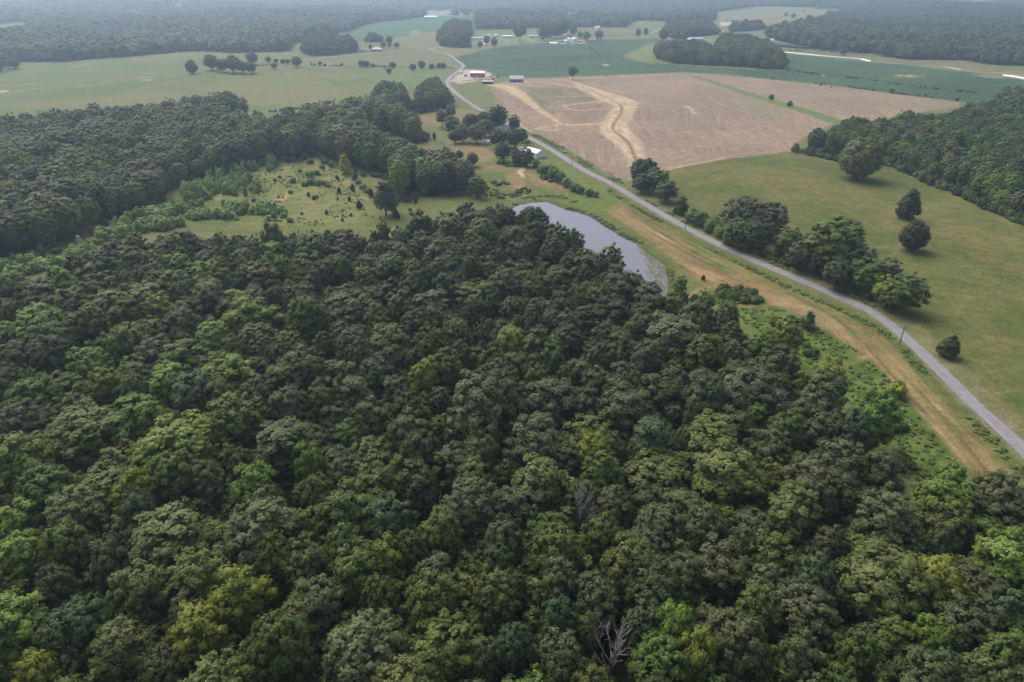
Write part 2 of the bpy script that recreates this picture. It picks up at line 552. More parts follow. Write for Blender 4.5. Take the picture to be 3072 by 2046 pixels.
for ln in ([(1389, 206), (1500, 203), (1600, 200), (1736, 196), (1821, 195), (1940, 190)], [(1765, 140), (1800, 165), (1830, 175), (1821, 195)],
           [(2359, 209), (2480, 226), (2595, 238), (2726, 257), (2956, 281)], [(1960, 189), (2110, 201), (2245, 208), (2380, 216)]):
    stroke(SL(ln), 3.2, (.020, .040, .018), 1.5, .85, 1)
stroke(SL([(2240, 229), (2448, 251), (2664, 278), (2875, 305)]), 6, (.09, .14, .05), 2, .8, 1.5)
for (x, y, w_, h_) in ((1818, 195, 9, 3), (2470, 226, 11, 2), (2730, 228, 20, 5), (2700, 226, 20, 3)):
    fill(PP([(x - w_, y), (x, y - h_), (x + w_, y), (x, y + h_)]), (.55, .42, .28), 3, .85, 3)
fill(PP([(2600, 244), (2700, 226), (2770, 222), (2780, 236), (2700, 236)]), (.16, .20, .08), 6, .5, 5)
# rough bank by the wrapped bales
fill(PP([(2358, 158), (2500, 160), (2628, 164), (2644, 170), (2726, 182), (2890, 183), (2956, 196), (3072, 200), (3300, 215), (3300, 262), (3072, 240), (3008, 230), (2905, 214), (2834, 208), (2700, 191), (2610, 185), (2464, 171)]),
     (.155, .175, .08), 4, .95, 3, c2=(.23, .21, .12))
stroke(SL([(2610, 185), (2720, 193), (2800, 198), (2834, 203), (2890, 213), (2960, 218), (3020, 218), (3072, 228)]), 4.5, (.42, .36, .28), 1.5, .85, 1)
fill(PP([(2900, 222), (3008, 228), (3010, 236), (2960, 234)]), (.32, .26, .2), 3, .6, 2)
# stubble field
STUB = PP([(1467, 253), (1489, 298), (1525, 340), (1569, 387), (1659, 425), (1739, 470), (1837, 528), (1882, 538), (1909, 532), (1994, 513), (2178, 477), (2373, 454), (2400, 420),
           (2500, 372), (2640, 360), (2875, 318), (2875, 306), (2664, 279), (2448, 252), (2232, 231), (2054, 218), (1889, 225), (1732, 233), (1668, 234), (1560, 237), (1500, 247)])
ST1, ST2 = np.array([.320, .238, .180]), np.array([.275, .212, .168])
GULLY = SL([(1690, 233), (1708, 241), (1770, 271), (1837, 300), (1862, 318), (1866, 332), (1856, 350), (1838, 378), (1846, 396), (1862, 408), (1886, 430), (1899, 459), (1908, 480), (1914, 500)])
i, al = fill(STUB, ST1, 1.8, 1, 1.2, c2=ST2, mot=n1, streak=1.0)
# machine passes follow the gully
dd = np.full(len(i), 1e9)
for k in range(0, len(GULLY) - 1, 2):
    dd = np.minimum(dd, seg_dist(GX[i], GY[i], GULLY[k], GULLY[min(k + 2, len(GULLY) - 1)]))
GU[i] = dd + (n1[i] - .5) * 10
GV[i] = GY[i]
fill(PP([(1560, 262), (1725, 262), (1770, 284), (1775, 300), (1660, 300), (1640, 318), (1686, 332), (1650, 338), (1600, 320), (1575, 290)]), (.165, .170, .09), 10, .8, 7, c2=(.24, .20, .12))
fill(PP([(1690, 296), (1790, 288), (1800, 300), (1700, 312)]), (.20, .17, .12), 4, .7, 3)
fill(PP([(1700, 318), (1830, 312), (1800, 340), (1790, 370), (1720, 368), (1690, 340)]), (.24, .18, .14), 8, .7, 6)
TAN = PP([(1700, 238), (1780, 262), (1870, 290), (1919, 308), (1905, 335), (1881, 376), (1922, 427), (1944, 486), (1985, 512), (1900, 522), (1884, 480), (1850, 440), (1800, 400), (1803, 376), (1826, 335), (1846, 318), (1800, 300), (1740, 268)])
i, al = fill(TAN, (.46, .345, .245), 3, .9, 3, c2=(.55, .43, .30), streak=1.0)
stroke(GULLY, [1.4, 2.0, 2.8, 3.2], (.19, .13, .085), .9, .9, .6)
for pts, w_ in (([(1473, 254), (1516, 260), (1545, 275), (1575, 295), (1612, 325), (1650, 350), (1681, 371)], [24, 17, 9, 5]),
                ([(1490, 253), (1530, 262), (1570, 292)], [8, 5, 4]),
                ([(1600, 388), (1640, 379), (1681, 375), (1740, 374), (1811, 370)], [3.0, 6, 8]), ([(1618, 387), (1660, 391), (1680, 385)], [3, 5, 2]),
                ([(1560, 244), (1640, 248), (1700, 258), (1760, 266)], 6), ([(1700, 233), (1800, 232), (1890, 227), (2030, 220)], 4),
                ([(1690, 318), (1760, 308), (1830, 303)], 4), ([(1690, 316), (1720, 330), (1790, 328), (1835, 322)], 3), ([(1670, 291), (1760, 288), (1800, 296)], 3),
                ([(1480, 300), (1520, 340), (1575, 385), (1620, 412)], 3.0), ([(2058, 318), (2075, 330), (2085, 342)], [7, 3]), ([(1862, 545), (1930, 528), (2000, 509), (2180, 474)], 2.5)):
    stroke(SL(pts), w_, (.53, .40, .27), 1.3, .8, 1.0, streak=.6)
for k in range(46):   # small weedy tufts over the stubble
    x, y = random.uniform(1560, 2600), random.uniform(262, 500)
    q = P(x, y)
    if sdf(np.array([q[0]]), np.array([q[1]]), STUB)[0] < -6:
        aa = random.uniform(-.6, .3)
        L_ = random.uniform(2, 9)
        stroke([q[:2], q[:2] + np.array([math.cos(aa) * L_, math.sin(aa) * L_])], random.uniform(.8, 2.2), (.075, .085, .035), 1, .7, 1.2)
stroke(SL([(2059, 222), (2178, 259), (2313, 303), (2421, 335), (2510, 366)]), [6, 14, 17, 20], (.135, .20, .070), 2.5, .95, 2)
fill(PP([(2150, 280), (2300, 320), (2390, 345), (2300, 352), (2180, 305)]), (.24, .23, .13), 16, .5, 10)
fill(PP([(2560, 322), (2875, 305), (2700, 300), (2600, 285)]), (.27, .25, .15), 16, .4, 10)
# verge between road and stubble
VERGE = PP([(1378, 262), (1460, 253), (1489, 298), (1525, 340), (1569, 387), (1659, 425), (1739, 470), (1837, 528), (1890, 545), (1900, 580), (1837, 548), (1748, 503), (1659, 447), (1574, 400), (1453, 332), (1375, 280)])
fill(VERGE, (.135, .175, .065), 2, .95, 1.5, c2=(.17, .19, .085))
stroke(SL([(1590, 400), (1700, 462), (1800, 520), (1850, 548)]), 5, (.09, .15, .045), 2, .6, 2)
fill(PP([(1395, 243), (1450, 244), (1540, 250), (1466, 256), (1380, 262)]), (.17, .18, .09), 3, .6, 2)
# right meadow
MEADOW = PP([(1900, 560), (1994, 514), (2178, 477), (2373, 457), (2524, 490), (2643, 494), (2713, 516), (2799, 560), (2880, 590), (3072, 678), (3500, 800), (3500, 1500), (3200, 1400), (3072, 1270), (2900, 1110), (2750, 960),
             (2560, 870), (2232, 740), (2016, 635)])
fill(MEADOW, (.122, .138, .042), 2, .95, 1.5, c2=(.165, .156, .056), mot=n2)
i = sub(MEADOW, 2)
d = sdf(GX[i], GY[i], MEADOW)
al = (1 - ss(-3, 0, d))
mixc(i, (.092, .125, .038), al * ss(.48, .68, n1[i]) * .75)
mixc(i, (.19, .165, .075), al * ss(.55, .75, fbm(GX[i], GY[i], 30, 44)) * .45)
gst[i] = gst[i] * (1 - al) + .55 * al
GU[i] = GX[i] * .5 + GY[i] * .87 + 14 * (n3[i] - .5)
GV[i] = GX[i] * .87 - GY[i] * .5
stroke(SL([(2732, 650), (2718, 700), (2700, 740), (2668, 770)]), 2.2, (.19, .185, .085), 1.0, .6, .6)
for ln_ in ([(2690, 655), (2700, 600), (2705, 560)], [(2050, 560), (2200, 530), (2400, 520), (2560, 560), (2700, 640)], [(2150, 600), (2350, 590), (2550, 640), (2650, 700)], [(2900, 900), (2850, 1000), (2900, 1080), (3000, 1180)],
            [(2560, 800), (2680, 800), (2800, 860), (2900, 960), (3060, 1080)], [(2000, 520), (2200, 490), (2380, 472), (2520, 500), (2700, 540), (2900, 640), (3072, 740)]):
    stroke(SL(ln_), 1.8, (.185, .172, .075), 1.0, .45, .8, brk=.3)
stroke(SL([(2620, 740), (2720, 745), (2830, 790), (2920, 810), (3072, 900)]), 6, (.165, .17, .065), 4, .4, 3)
stroke(SL([(2850, 720), (2950, 790), (3072, 840)]), 12, (.095, .11, .04), 7, .45, 4)
fill(PP([(2920, 760), (2990, 750), (3000, 790), (2940, 790)]), (.2, .15, .075), 6, .45, 4)
fill(PP([(2380, 555), (2470, 545), (2560, 570), (2440, 580)]), (.2, .165, .08), 8, .4, 5)
# land between road, pond and woods
BASIN = PP([(1375, 330), (1453, 345), (1574, 415), (1659, 462), (1748, 517), (1837, 562), (1922, 613), (2016, 668), (2114, 722), (2232, 778), (2359, 832), (2497, 895), (2630, 960), (2765, 1075), (2920, 1225), (3072, 1370), (3200, 1520),
            (3050, 1500), (2800, 1450), (2500, 1280), (2150, 1000), (1950, 940), (1700, 820), (1480, 680), (1200, 680), (1000, 700), (850, 690), (700, 700), (500, 690), (300, 760), (100, 830), (-60, 830), (0, 780), (250, 690), (420, 630), (600, 530),
            (850, 478), (960, 465), (1100, 520), (1160, 600), (1300, 590), (1420, 560), (1410, 470), (1300, 430), (1310, 350)])
fill(BASIN, (.125, .150, .050), 3, .97, 2, c2=(.155, .165, .065), mot=n2)
CLEAR = PP([(560, 620), (640, 560), (780, 520), (850, 492), (960, 475), (1020, 520), (1060, 530), (1090, 600), (1120, 650), (1060, 690), (960, 690), (800, 680), (700, 670), (560, 640)])
fill(CLEAR, (.150, .180, .060), 8, .95, 6, c2=(.215, .215, .090), mot=n2)
fill(PP([(300, 720), (420, 640), (540, 600), (700, 600), (820, 640), (700, 680), (480, 690)]), (.12, .155, .05), 8, .7, 6)
fill(PP([(1180, 620), (1240, 600), (1350, 592), (1420, 595), (1350, 640), (1250, 650), (1190, 645)]), (.150, .180, .060), 3, .9, 3)
for pts, w_ in (([(905, 470), (870, 500), (840, 540), (825, 590), (820, 600)], 2.2), ([(1040, 608), (960, 615), (925, 620), (890, 645), (840, 675)], 2.0),
                ([(820, 600), (850, 598), (870, 570)], 3.0), ([(600, 600), (700, 595), (770, 592)], 2.5), ([(1010, 640), (1060, 630), (1118, 636)], 1.6), ([(900, 616), (1000, 606), (1090, 600)], 1.5), ([(1040, 540), (1065, 570), (1100, 600)], 2.4)):
    stroke(SL(pts), w_, (.26, .225, .12), .9, .8, .5)
fill(PP([(828, 600), (850, 588), (872, 567), (860, 590), (850, 604)]), (.42, .25, .15), 1.2, .9, 1)
fill(PP([(772, 560), (781, 550), (783, 575), (776, 585)]), (.38, .24, .15), 1.5, .8, 1)
stroke(SL([(110, 775), (170, 765), (230, 742), (290, 700)]), 3, (.30, .20, .12), 2, .6, 1)
fill(PP([(680, 548), (700, 540), (690, 590)]), (.3, .2, .12), 2, .5, 1)
# open ground by the house cluster
fill(PP([(1300, 335), (1372, 322), (1440, 340), (1455, 360), (1400, 360), (1345, 372), (1310, 380), (1275, 372), (1260, 350)]), (.27, .19, .12), 4, .9, 3, c2=(.2, .19, .08))
fill(PP([(1300, 385), (1340, 385), (1345, 425), (1310, 425)]), (.17, .195, .075), 4, .9, 2)
fill(PP([(1345, 428), (1400, 424), (1460, 440), (1485, 460), (1475, 485), (1430, 490), (1400, 462), (1365, 450)]), (.30, .205, .115), 5, .9, 4, c2=(.24, .20, .10))
fill(PP([(1440, 495), (1500, 492), (1570, 500), (1600, 515), (1560, 530), (1440, 520)]), (.25, .205, .10), 5, .7, 4)
fill(PP([(1440, 515), (1510, 515), (1530, 545), (1520, 565), (1440, 560)]), (.115, .155, .045), 4, .85, 3)
fill(PP([(1525, 522), (1555, 520), (1575, 550), (1578, 572), (1545, 570), (1530, 548)]), (.285, .19, .11), 4, .9, 3)
fill(PP([(1590, 520), (1640, 540), (1700, 560), (1690, 570), (1620, 558), (1585, 540)]), (.285, .195, .11), 4, .85, 3)
fill(PP([(1556, 510), (1578, 496), (1574, 512), (1562, 520)]), (.55, .36, .2), 1.5, .95, 1)
stroke(SL([(1558, 516), (1566, 526), (1573, 532)]), 2.0, (.62, .5, .33), 1, .9, .8)
fill(PP([(1590, 430), (1660, 470), (1700, 500), (1800, 560), (1900, 610), (1880, 620), (1750, 560), (1640, 490), (1580, 470)]), (.15, .185, .055), 3, .8, 2)
fill(PP([(1680, 580), (1780, 575), (1860, 600), (1880, 640), (1830, 650), (1750, 625), (1690, 608)]), (.135, .18, .045), 4, .9, 3)
# mown, sun-bleached strip
STRIP = PP([(1815, 628), (1860, 602), (1950, 640), (2030, 690), (2130, 745), (2232, 795), (2359, 855), (2470, 912), (2589, 968), (2690, 1040), (2755, 1120), (2869, 1240), (2971, 1345), (3072, 1450), (3150, 1520), (3060, 1500), (2971, 1440),
            (2895, 1400), (2818, 1315), (2730, 1210), (2668, 1135), (2600, 1072), (2480, 985), (2410, 945), (2334, 915), (2201, 868), (2110, 860), (2050, 815), (2010, 770), (1940, 715), (1880, 680)])
i, al = fill(STRIP, (.180, .170, .068), 1.6, .97, 1.0, c2=(.225, .180, .082), mot=n2, streak=2.2)
dd = np.full(len(i), 1e9)
for k in range(0, len(ROAD) - 3, 3):
    dd = np.minimum(dd, seg_dist(GX[i], GY[i], ROAD[k], ROAD[k + 3]))
GU[i] = dd
GV[i] = GY[i] - GX[i]
OR = (.262, .188, .104)
for pts, w_, a_ in (([(1840, 632), (1962, 706), (2050, 765), (2110, 810), (2200, 838), (2300, 880), (2390, 925)], [7, 11, 13, 11, 9], .8),
                    ([(2300, 885), (2420, 945), (2500, 985), (2570, 1035), (2640, 1090)], [7, 7, 6], .85),
                    ([(2640, 1090), (2690, 1140), (2740, 1205), (2800, 1270), (2870, 1345), (2940, 1400)], [5, 4.5, 5], .8),
                    ([(2460, 925), (2520, 955), (2570, 990)], [4, 3], .6), ([(2790, 1140), (2880, 1245), (2990, 1345), (3060, 1430)], [1.2, 1.2], .7),
                    ([(2660, 1050), (2700, 1100), (2740, 1150)], [2, 2], .6)):
    stroke(SL(pts), w_, OR, 2.5, a_, 2.5, streak=2.2)
fill(PP([(2060, 800), (2120, 806), (2200, 836), (2210, 850), (2130, 842), (2080, 836)]), (.40, .25, .14), 3, .6, 3, streak=1)
for pts, w_ in (([(2492, 1106), (2540, 1088), (2604, 1066)], 3.4), ([(2070, 896), (2080, 878), (2104, 866), (2160, 858), (2201, 846)], 1.6), ([(2226, 917), (2290, 915), (2344, 908)], 1.6)):
    stroke(SL(pts), w_, (.34, .225, .12), .7, .9, .4)
# lush growth along the wood's edge
LUSH = [PP(q) for q in ([(2215, 925), (2334, 921), (2410, 955), (2477, 995), (2590, 1062), (2500, 1110), (2400, 1110), (2300, 1000), (2210, 960)],
                        [(2500, 1118), (2610, 1080), (2665, 1140), (2726, 1212), (2818, 1322), (2895, 1412), (2860, 1480), (2700, 1430), (2560, 1250)],
                        [(2140, 875), (2215, 858), (2290, 895), (2280, 915), (2180, 920), (2110, 900)])]
for q in LUSH:
    fill(q, (.080, .128, .030), 2, .97, 1.5, c2=(.130, .180, .048), mot=n4)
# ditch beside the road and pond rim
DITCH = SL([(1827, 573), (1908, 624), (2016, 684), (2094, 731), (2226, 792), (2359, 860), (2487, 914), (2589, 962), (2696, 1033), (2767, 1112), (2869, 1222), (2971, 1322), (3048, 1402), (3120, 1470)])
stroke(DITCH, 5, (.110, .135, .045), 1.5, .85, 1.6)
RIM = SL([(1548, 614), (1609, 602), (1644, 601), (1689, 619), (1747, 635), (1785, 650), (1812, 668), (1861, 700), (1919, 729), (1949, 757), (2002, 792), (2012, 837), (2012, 880)])
stroke(RIM, 4.5, (.105, .130, .040), 1.5, .85, 1.4)
i = sub(POND, 4)
mixc(i, (.10, .09, .05), 1 - ss(-1.5, 1.5, sdf(GX[i], GY[i], POND)))
stroke(ROAD[:int(len(ROAD) * .8)], 8.0, (.20, .185, .12), .9, .75, .6)
# yards and gravel
YARD = PP([(1345, 248), (1372, 225), (1392, 210), (1420, 208), (1470, 218), (1487, 232), (1470, 236), (1400, 240)])
fill(YARD, (.48, .42, .38), 1.5, .95, 1)
fill(PP([(1366, 226), (1383, 212), (1391, 211), (1388, 219)]), (.16, .18, .09), 1.5, .9, 1)
fill(PP([(1361, 244), (1380, 243), (1440, 241), (1420, 246), (1375, 252)]), (.47, .37, .29), 2, .9, 1)
fill(PP([(1480, 250), (1530, 248), (1600, 238), (1580, 250), (1540, 254)]), (.40, .31, .23), 2, .6, 2)
fill(PP([(2160, 66), (2200, 68), (2185, 76), (2163, 78)]), (.55, .5, .46), 2, .9, 1)
fill(PP([(1730, 128), (1750, 122), (1760, 130), (1700, 134)]), (.45, .38, .32), 2, .8, 1)
for pts in ([(1493, 113), (1510, 117), (1524, 121), (1520, 125)], [(1604, 125), (1585, 118), (1572, 112), (1590, 108)], [(2068, 118), (2100, 122), (2130, 116)],
            [(1790, 88), (1850, 88)], [(1940, 113), (1916, 107)]):
    stroke(SL(pts), 3.5, (.46, .41, .36), 1, .85, .5)

gcol *= .79
gm, gnt, gN, gL, gb = mat_new('ground')
at = gN.new('ShaderNodeAttribute'); at.attribute_name = 'land'
fl = gN.new('ShaderNodeAttribute'); fl.attribute_name = 'flow'
sk = gN.new('ShaderNodeAttribute'); sk.attribute_name = 'streak'
tc = gN.new('ShaderNodeTexCoord')


def nz(scale, vec, det=4, rough=.6):
    n = gN.new('ShaderNodeTexNoise')
    n.inputs['Scale'].default_value = scale
    n.inputs['Detail'].default_value = det
    n.inputs['Roughness'].default_value = rough
    gL.new(vec, n.inputs['Vector'])
    return n.outputs[0]


def mr(x, a, b, c, d):
    m = gN.new('ShaderNodeMapRange')
    gL.new(x, m.inputs[0])
    for k, v in enumerate((a, b, c, d)):
        m.inputs[k + 1].default_value = v
    return m.outputs[0]


def mth(op, a, b):
    m = gN.new('ShaderNodeMath')
    m.operation = op
    for k, v in enumerate((a, b)):
        if isinstance(v, (int, float)):
            m.inputs[k].default_value = v
        else:
            gL.new(v, m.inputs[k])
    return m.outputs[0]


fine = mr(nz(1.1, tc.outputs['Object'], 5, .7), .3, .7, .62, 1.38)
mid = mr(nz(.16, tc.outputs['Object'], 5, .62), .3, .7, .78, 1.22)
mp = gN.new('ShaderNodeMapping')
mp.inputs['Scale'].default_value = (.42, .012, 1)
gL.new(fl.outputs['Vector'], mp.inputs[0])
st = nz(1.0, mp.outputs[0], 4, .72)
stv = mr(st, .3, .7, -.24, .24)
stm = mth('ADD', mth('MULTIPLY', stv, sk.outputs['Fac']), 1.0)
tot = mth('MULTIPLY', mth('MULTIPLY', fine, mid), stm)
# patchy hue shift: dry versus green blades
hue = nz(.22, tc.outputs['Object'], 4, .65)
mixh = gN.new('ShaderNodeMix'); mixh.data_type = 'RGBA'; mixh.blend_type = 'MULTIPLY'
mixh.inputs['Factor'].default_value = 1
cr = gN.new('ShaderNodeValToRGB')
cr.color_ramp.elements[0].position = .35; cr.color_ramp.elements[0].color = (.84, 1.0, .82, 1)
cr.color_ramp.elements[1].position = .66; cr.color_ramp.elements[1].color = (1.18, 1.0, 1.05, 1)
gL.new(hue, cr.inputs[0])
gL.new(at.outputs['Color'], mixh.inputs['A'])
gL.new(cr.outputs[0], mixh.inputs['B'])
sc_ = gN.new('ShaderNodeVectorMath'); sc_.operation = 'SCALE'
gL.new(mixh.outputs['Result'], sc_.inputs[0])
gL.new(tot, sc_.inputs['Scale'])
gL.new(sc_.outputs[0], gb.inputs['Base Color'])
gb.inputs['Roughness'].default_value = .95
gb.inputs['Specular IOR Level'].default_value = .05
bp = gN.new('ShaderNodeBump'); bp.inputs['Strength'].default_value = .5; bp.inputs['Distance'].default_value = .35
gL.new(nz(.8, tc.outputs['Object'], 5, .7), bp.inputs['Height'])
gL.new(bp.outputs[0], gb.inputs['Normal'])

ii = (np.arange(NR - 1)[:, None] * NA + np.arange(NA - 1)[None, :]).ravel()
GF = np.stack([ii, ii + 1, ii + NA + 1, ii + NA], 1)[:, ::-1]


def sheet(name, faces, lift):
    used, inv = np.unique(faces.ravel(), return_inverse=True)
    V = np.stack([GX[used], GY[used], GZ[used] + lift], 1)
    me = mesh_np(name, V, F4=inv.reshape(-1, 4), mat=gm, smooth=True)
    vattr(me, 'land', 'FLOAT_COLOR', np.concatenate([gcol[used], np.ones((len(used), 1))], 1))
    vattr(me, 'flow', 'FLOAT_VECTOR', np.stack([GU[used], GV[used], np.zeros(len(used))], 1))
    vattr(me, 'streak', 'FLOAT', gst[used])
    o = link(name, me)
    return tag(o, kind='structure')


sheet('ground', GF, 0)
fcx = GX[GF].mean(1)
fcy = GY[GF].mean(1)
for nm, poly in (('stubble_field', STUB), ('crop_field', SOY), ('meadow', MEADOW), ('mown_strip', STRIP), ('gravel_yard', YARD)):
    p = np.array(poly)
    c = np.where((fcx > p[:, 0].min()) & (fcx < p[:, 0].max()) & (fcy > p[:, 1].min()) & (fcy < p[:, 1].max()))[0]
    c = c[sdf(fcx[c], fcy[c], poly) < 0]
    sheet(nm, GF[c], .03)

# ------------------------------------------------------------------ road, lanes, pond
rm, rnt, rN, rL, rb = mat_new('asphalt')
ra = rN.new('ShaderNodeAttribute'); ra.attribute_name = 'across'
rtc = rN.new('ShaderNodeTexCoord')
rn1 = rN.new('ShaderNodeTexNoise'); rn1.inputs['Scale'].default_value = .35; rn1.inputs['Detail'].default_value = 6
rL.new(rtc.outputs['Object'], rn1.inputs['Vector'])
rmp = rN.new('ShaderNodeMapping'); rmp.inputs['Scale'].default_value = (2.2, .05, 1)
rL.new(ra.outputs['Vector'], rmp.inputs[0])
rn2 = rN.new('ShaderNodeTexNoise'); rn2.inputs['Scale'].default_value = 1; rn2.inputs['Detail'].default_value = 5
rL.new(rmp.outputs[0], rn2.inputs['Vector'])
rc = rN.new('ShaderNodeValToRGB')
rc.color_ramp.elements[0].position = .32; rc.color_ramp.elements[0].color = (.145, .139, .150, 1)
rc.color_ramp.elements[1].position = .68; rc.color_ramp.elements[1].color = (.262, .250, .262, 1)
rad = rN.new('ShaderNodeMix')
rad.inputs['Factor'].default_value = .55
rL.new(rn1.outputs[0], rad.inputs['A']); rL.new(rn2.outputs[0], rad.inputs['B'])
rL.new(rad.outputs['Result'], rc.inputs[0]); rL.new(rc.outputs[0], rb.inputs['Base Color'])
rb.inputs['Roughness'].default_value = .85
GRAVEL = simple_mat('gravel', (.36, .33, .30), .95, .15, .5)


def ribbon(name, line, width, mat, lift=.10, nx=6):
    t = np.gradient(line, axis=0)
    t /= np.linalg.norm(t, axis=1)[:, None]
    nrm = np.stack([t[:, 1], -t[:, 0]], 1)
    u = np.linspace(-.5, .5, nx)
    s = np.concatenate([[0], np.cumsum(np.linalg.norm(np.diff(line, axis=0), axis=1))])
    wob = 1 + .05 * np.sin(s / 17) * np.sin(s / 5.3)
    XY = line[:, None, :] + nrm[:, None, :] * (u[None, :, None] * width * wob[:, None, None])
    Z = T(XY[..., 0], XY[..., 1]) + lift - .25 * u[None, :] ** 2
    V = np.concatenate([XY, Z[..., None]], 2).reshape(-1, 3)
    n = len(line)
    k = (np.arange(n - 1)[:, None] * nx + np.arange(nx - 1)[None, :]).ravel()
    me = mesh_np(name, V, F4=np.stack([k, k + 1, k + nx + 1, k + nx], 1), mat=mat, smooth=True)
    vattr(me, 'across', 'FLOAT_VECTOR', np.stack([np.tile(u * width, n), np.repeat(s, nx), np.zeros(n * nx)], 1))
    return tag(link(name, me), kind='structure')


ribbon('road', ROAD, 5.0, rm, .12)
ribbon('lane', LANE, 4.6, GRAVEL, .12)
ribbon('lane', LANE2, 4.6, GRAVEL, .12)

# pond water with floating weed
wm, wnt, wN, wL, wb = mat_new('pond_water')
wb.inputs['Base Color'].default_value = (.155, .150, .180, 1)
wb.inputs['Roughness'].default_value = .03
wb.inputs['IOR'].default_value = 1.33
wtc = wN.new('ShaderNodeTexCoord')
wno = wN.new('ShaderNodeTexNoise'); wno.inputs['Scale'].default_value = 1.1; wno.inputs['Detail'].default_value = 3
wL.new(wtc.outputs['Object'], wno.inputs['Vector'])
wbp = wN.new('ShaderNodeBump'); wbp.inputs['Strength'].default_value = .05; wbp.inputs['Distance'].default_value = .05
wL.new(wno.outputs[0], wbp.inputs['Height']); wL.new(wbp.outputs[0], wb.inputs['Normal'])


def flat_poly(name, pts, z, mat):
    bm = bmesh.new()
    f = bm.faces.new([bm.verts.new((p[0], p[1], z)) for p in pts])
    if f.normal.z < 0:
        f.normal_flip()
    bm.normal_update()
    bmesh.ops.triangulate(bm, faces=bm.faces)
    me = bpy.data.meshes.new(name)
    bm.to_mesh(me)
    bm.free()
    for p in me.polygons:
        if p.normal.z < 0:
            me.flip_normals()
            break
    me.materials.append(mat)
    return link(name, me)


PZ = -.45
c0 = np.array([PCX, PCY])
tag(flat_poly('pond', [c0 + (np.array(p) - c0) * 1.03 for p in POND], PZ, wm), kind='structure')
far_pond = [P(*q)[:2] for q in [(2310, 134), (2322, 130), (2345, 133), (2375, 137), (2410, 140), (2436, 145), (2420, 147), (2360, 143), (2325, 140)]]
tag(flat_poly('lake', far_pond, max(float(T(p[0], p[1])) for p in far_pond) + .4, wm), kind='structure')

# floating weed mats: many small pads, one countless mass
WEED = simple_mat('pond_weed', (.10, .105, .045), .8, .3, .6)
pads = []
wl = [(SL([(1935, 752), (1960, 778), (1950, 800), (1965, 830), (1975, 850), (1990, 870), (1985, 893)], 1), 4.0, 520), (SL([(1915, 735), (1935, 760), (1955, 785)], 1), 2.2, 120), (RIM, 1.6, 420), (SL([(1975, 790), (1992, 812), (2000, 835)], 1), 4.5, 260)]
for line, wid, n in wl:
    for k in range(n):
        q = line[random.randrange(len(line))] + rng.normal(0, wid * .45, 2)
        pads.append(q)
pads = np.array(pads)
pads = pads[sdf(pads[:, 0], pads[:, 1], POND) < -.6]
mb = MB()
for q in pads:
    r = random.uniform(.15, .75)
    a0 = random.uniform(0, 6)
    mb.poly([(q[0] + math.cos(a0 + k * PI / 3) * r * random.uniform(.6, 1.3), q[1] + math.sin(a0 + k * PI / 3) * r * random.uniform(.6, 1.3), PZ + .02 + .0004 * (len(mb.bm.faces) % 50)) for k in range(6)])
o = mb.build('pond_weed', WEED)
tag(o, 'drab green weed mats floating at the near corner and rim of the pond', 'pond weed', kind='stuff')

# ------------------------------------------------------------------ tree prototypes
bmi = bmesh.new()
bmesh.ops.create_icosphere(bmi, subdivisions=2, radius=1)
IV2 = np.array([v.co[:] for v in bmi.verts]); IF2 = np.array([[v.index for v in f.verts] for f in bmi.faces])
bmi.free()
bmi = bmesh.new()
bmesh.ops.create_icosphere(bmi, subdivisions=1, radius=1)
IV1 = np.array([v.co[:] for v in bmi.verts]); IF1 = np.array([[v.index for v in f.verts] for f in bmi.faces])
bmi.free()


def unit(a):
    return a / (np.linalg.norm(a, axis=-1, keepdims=True) + 1e-9)


def fib(n, r):
    k = np.arange(n) + .5
    ph = np.arccos(1 - 2 * k / n)
    th = PI * (1 + 5 ** .5) * k + r.uniform(0, 6)
    return np.stack([np.cos(th) * np.sin(ph), np.sin(th) * np.sin(ph), np.cos(ph)], 1)


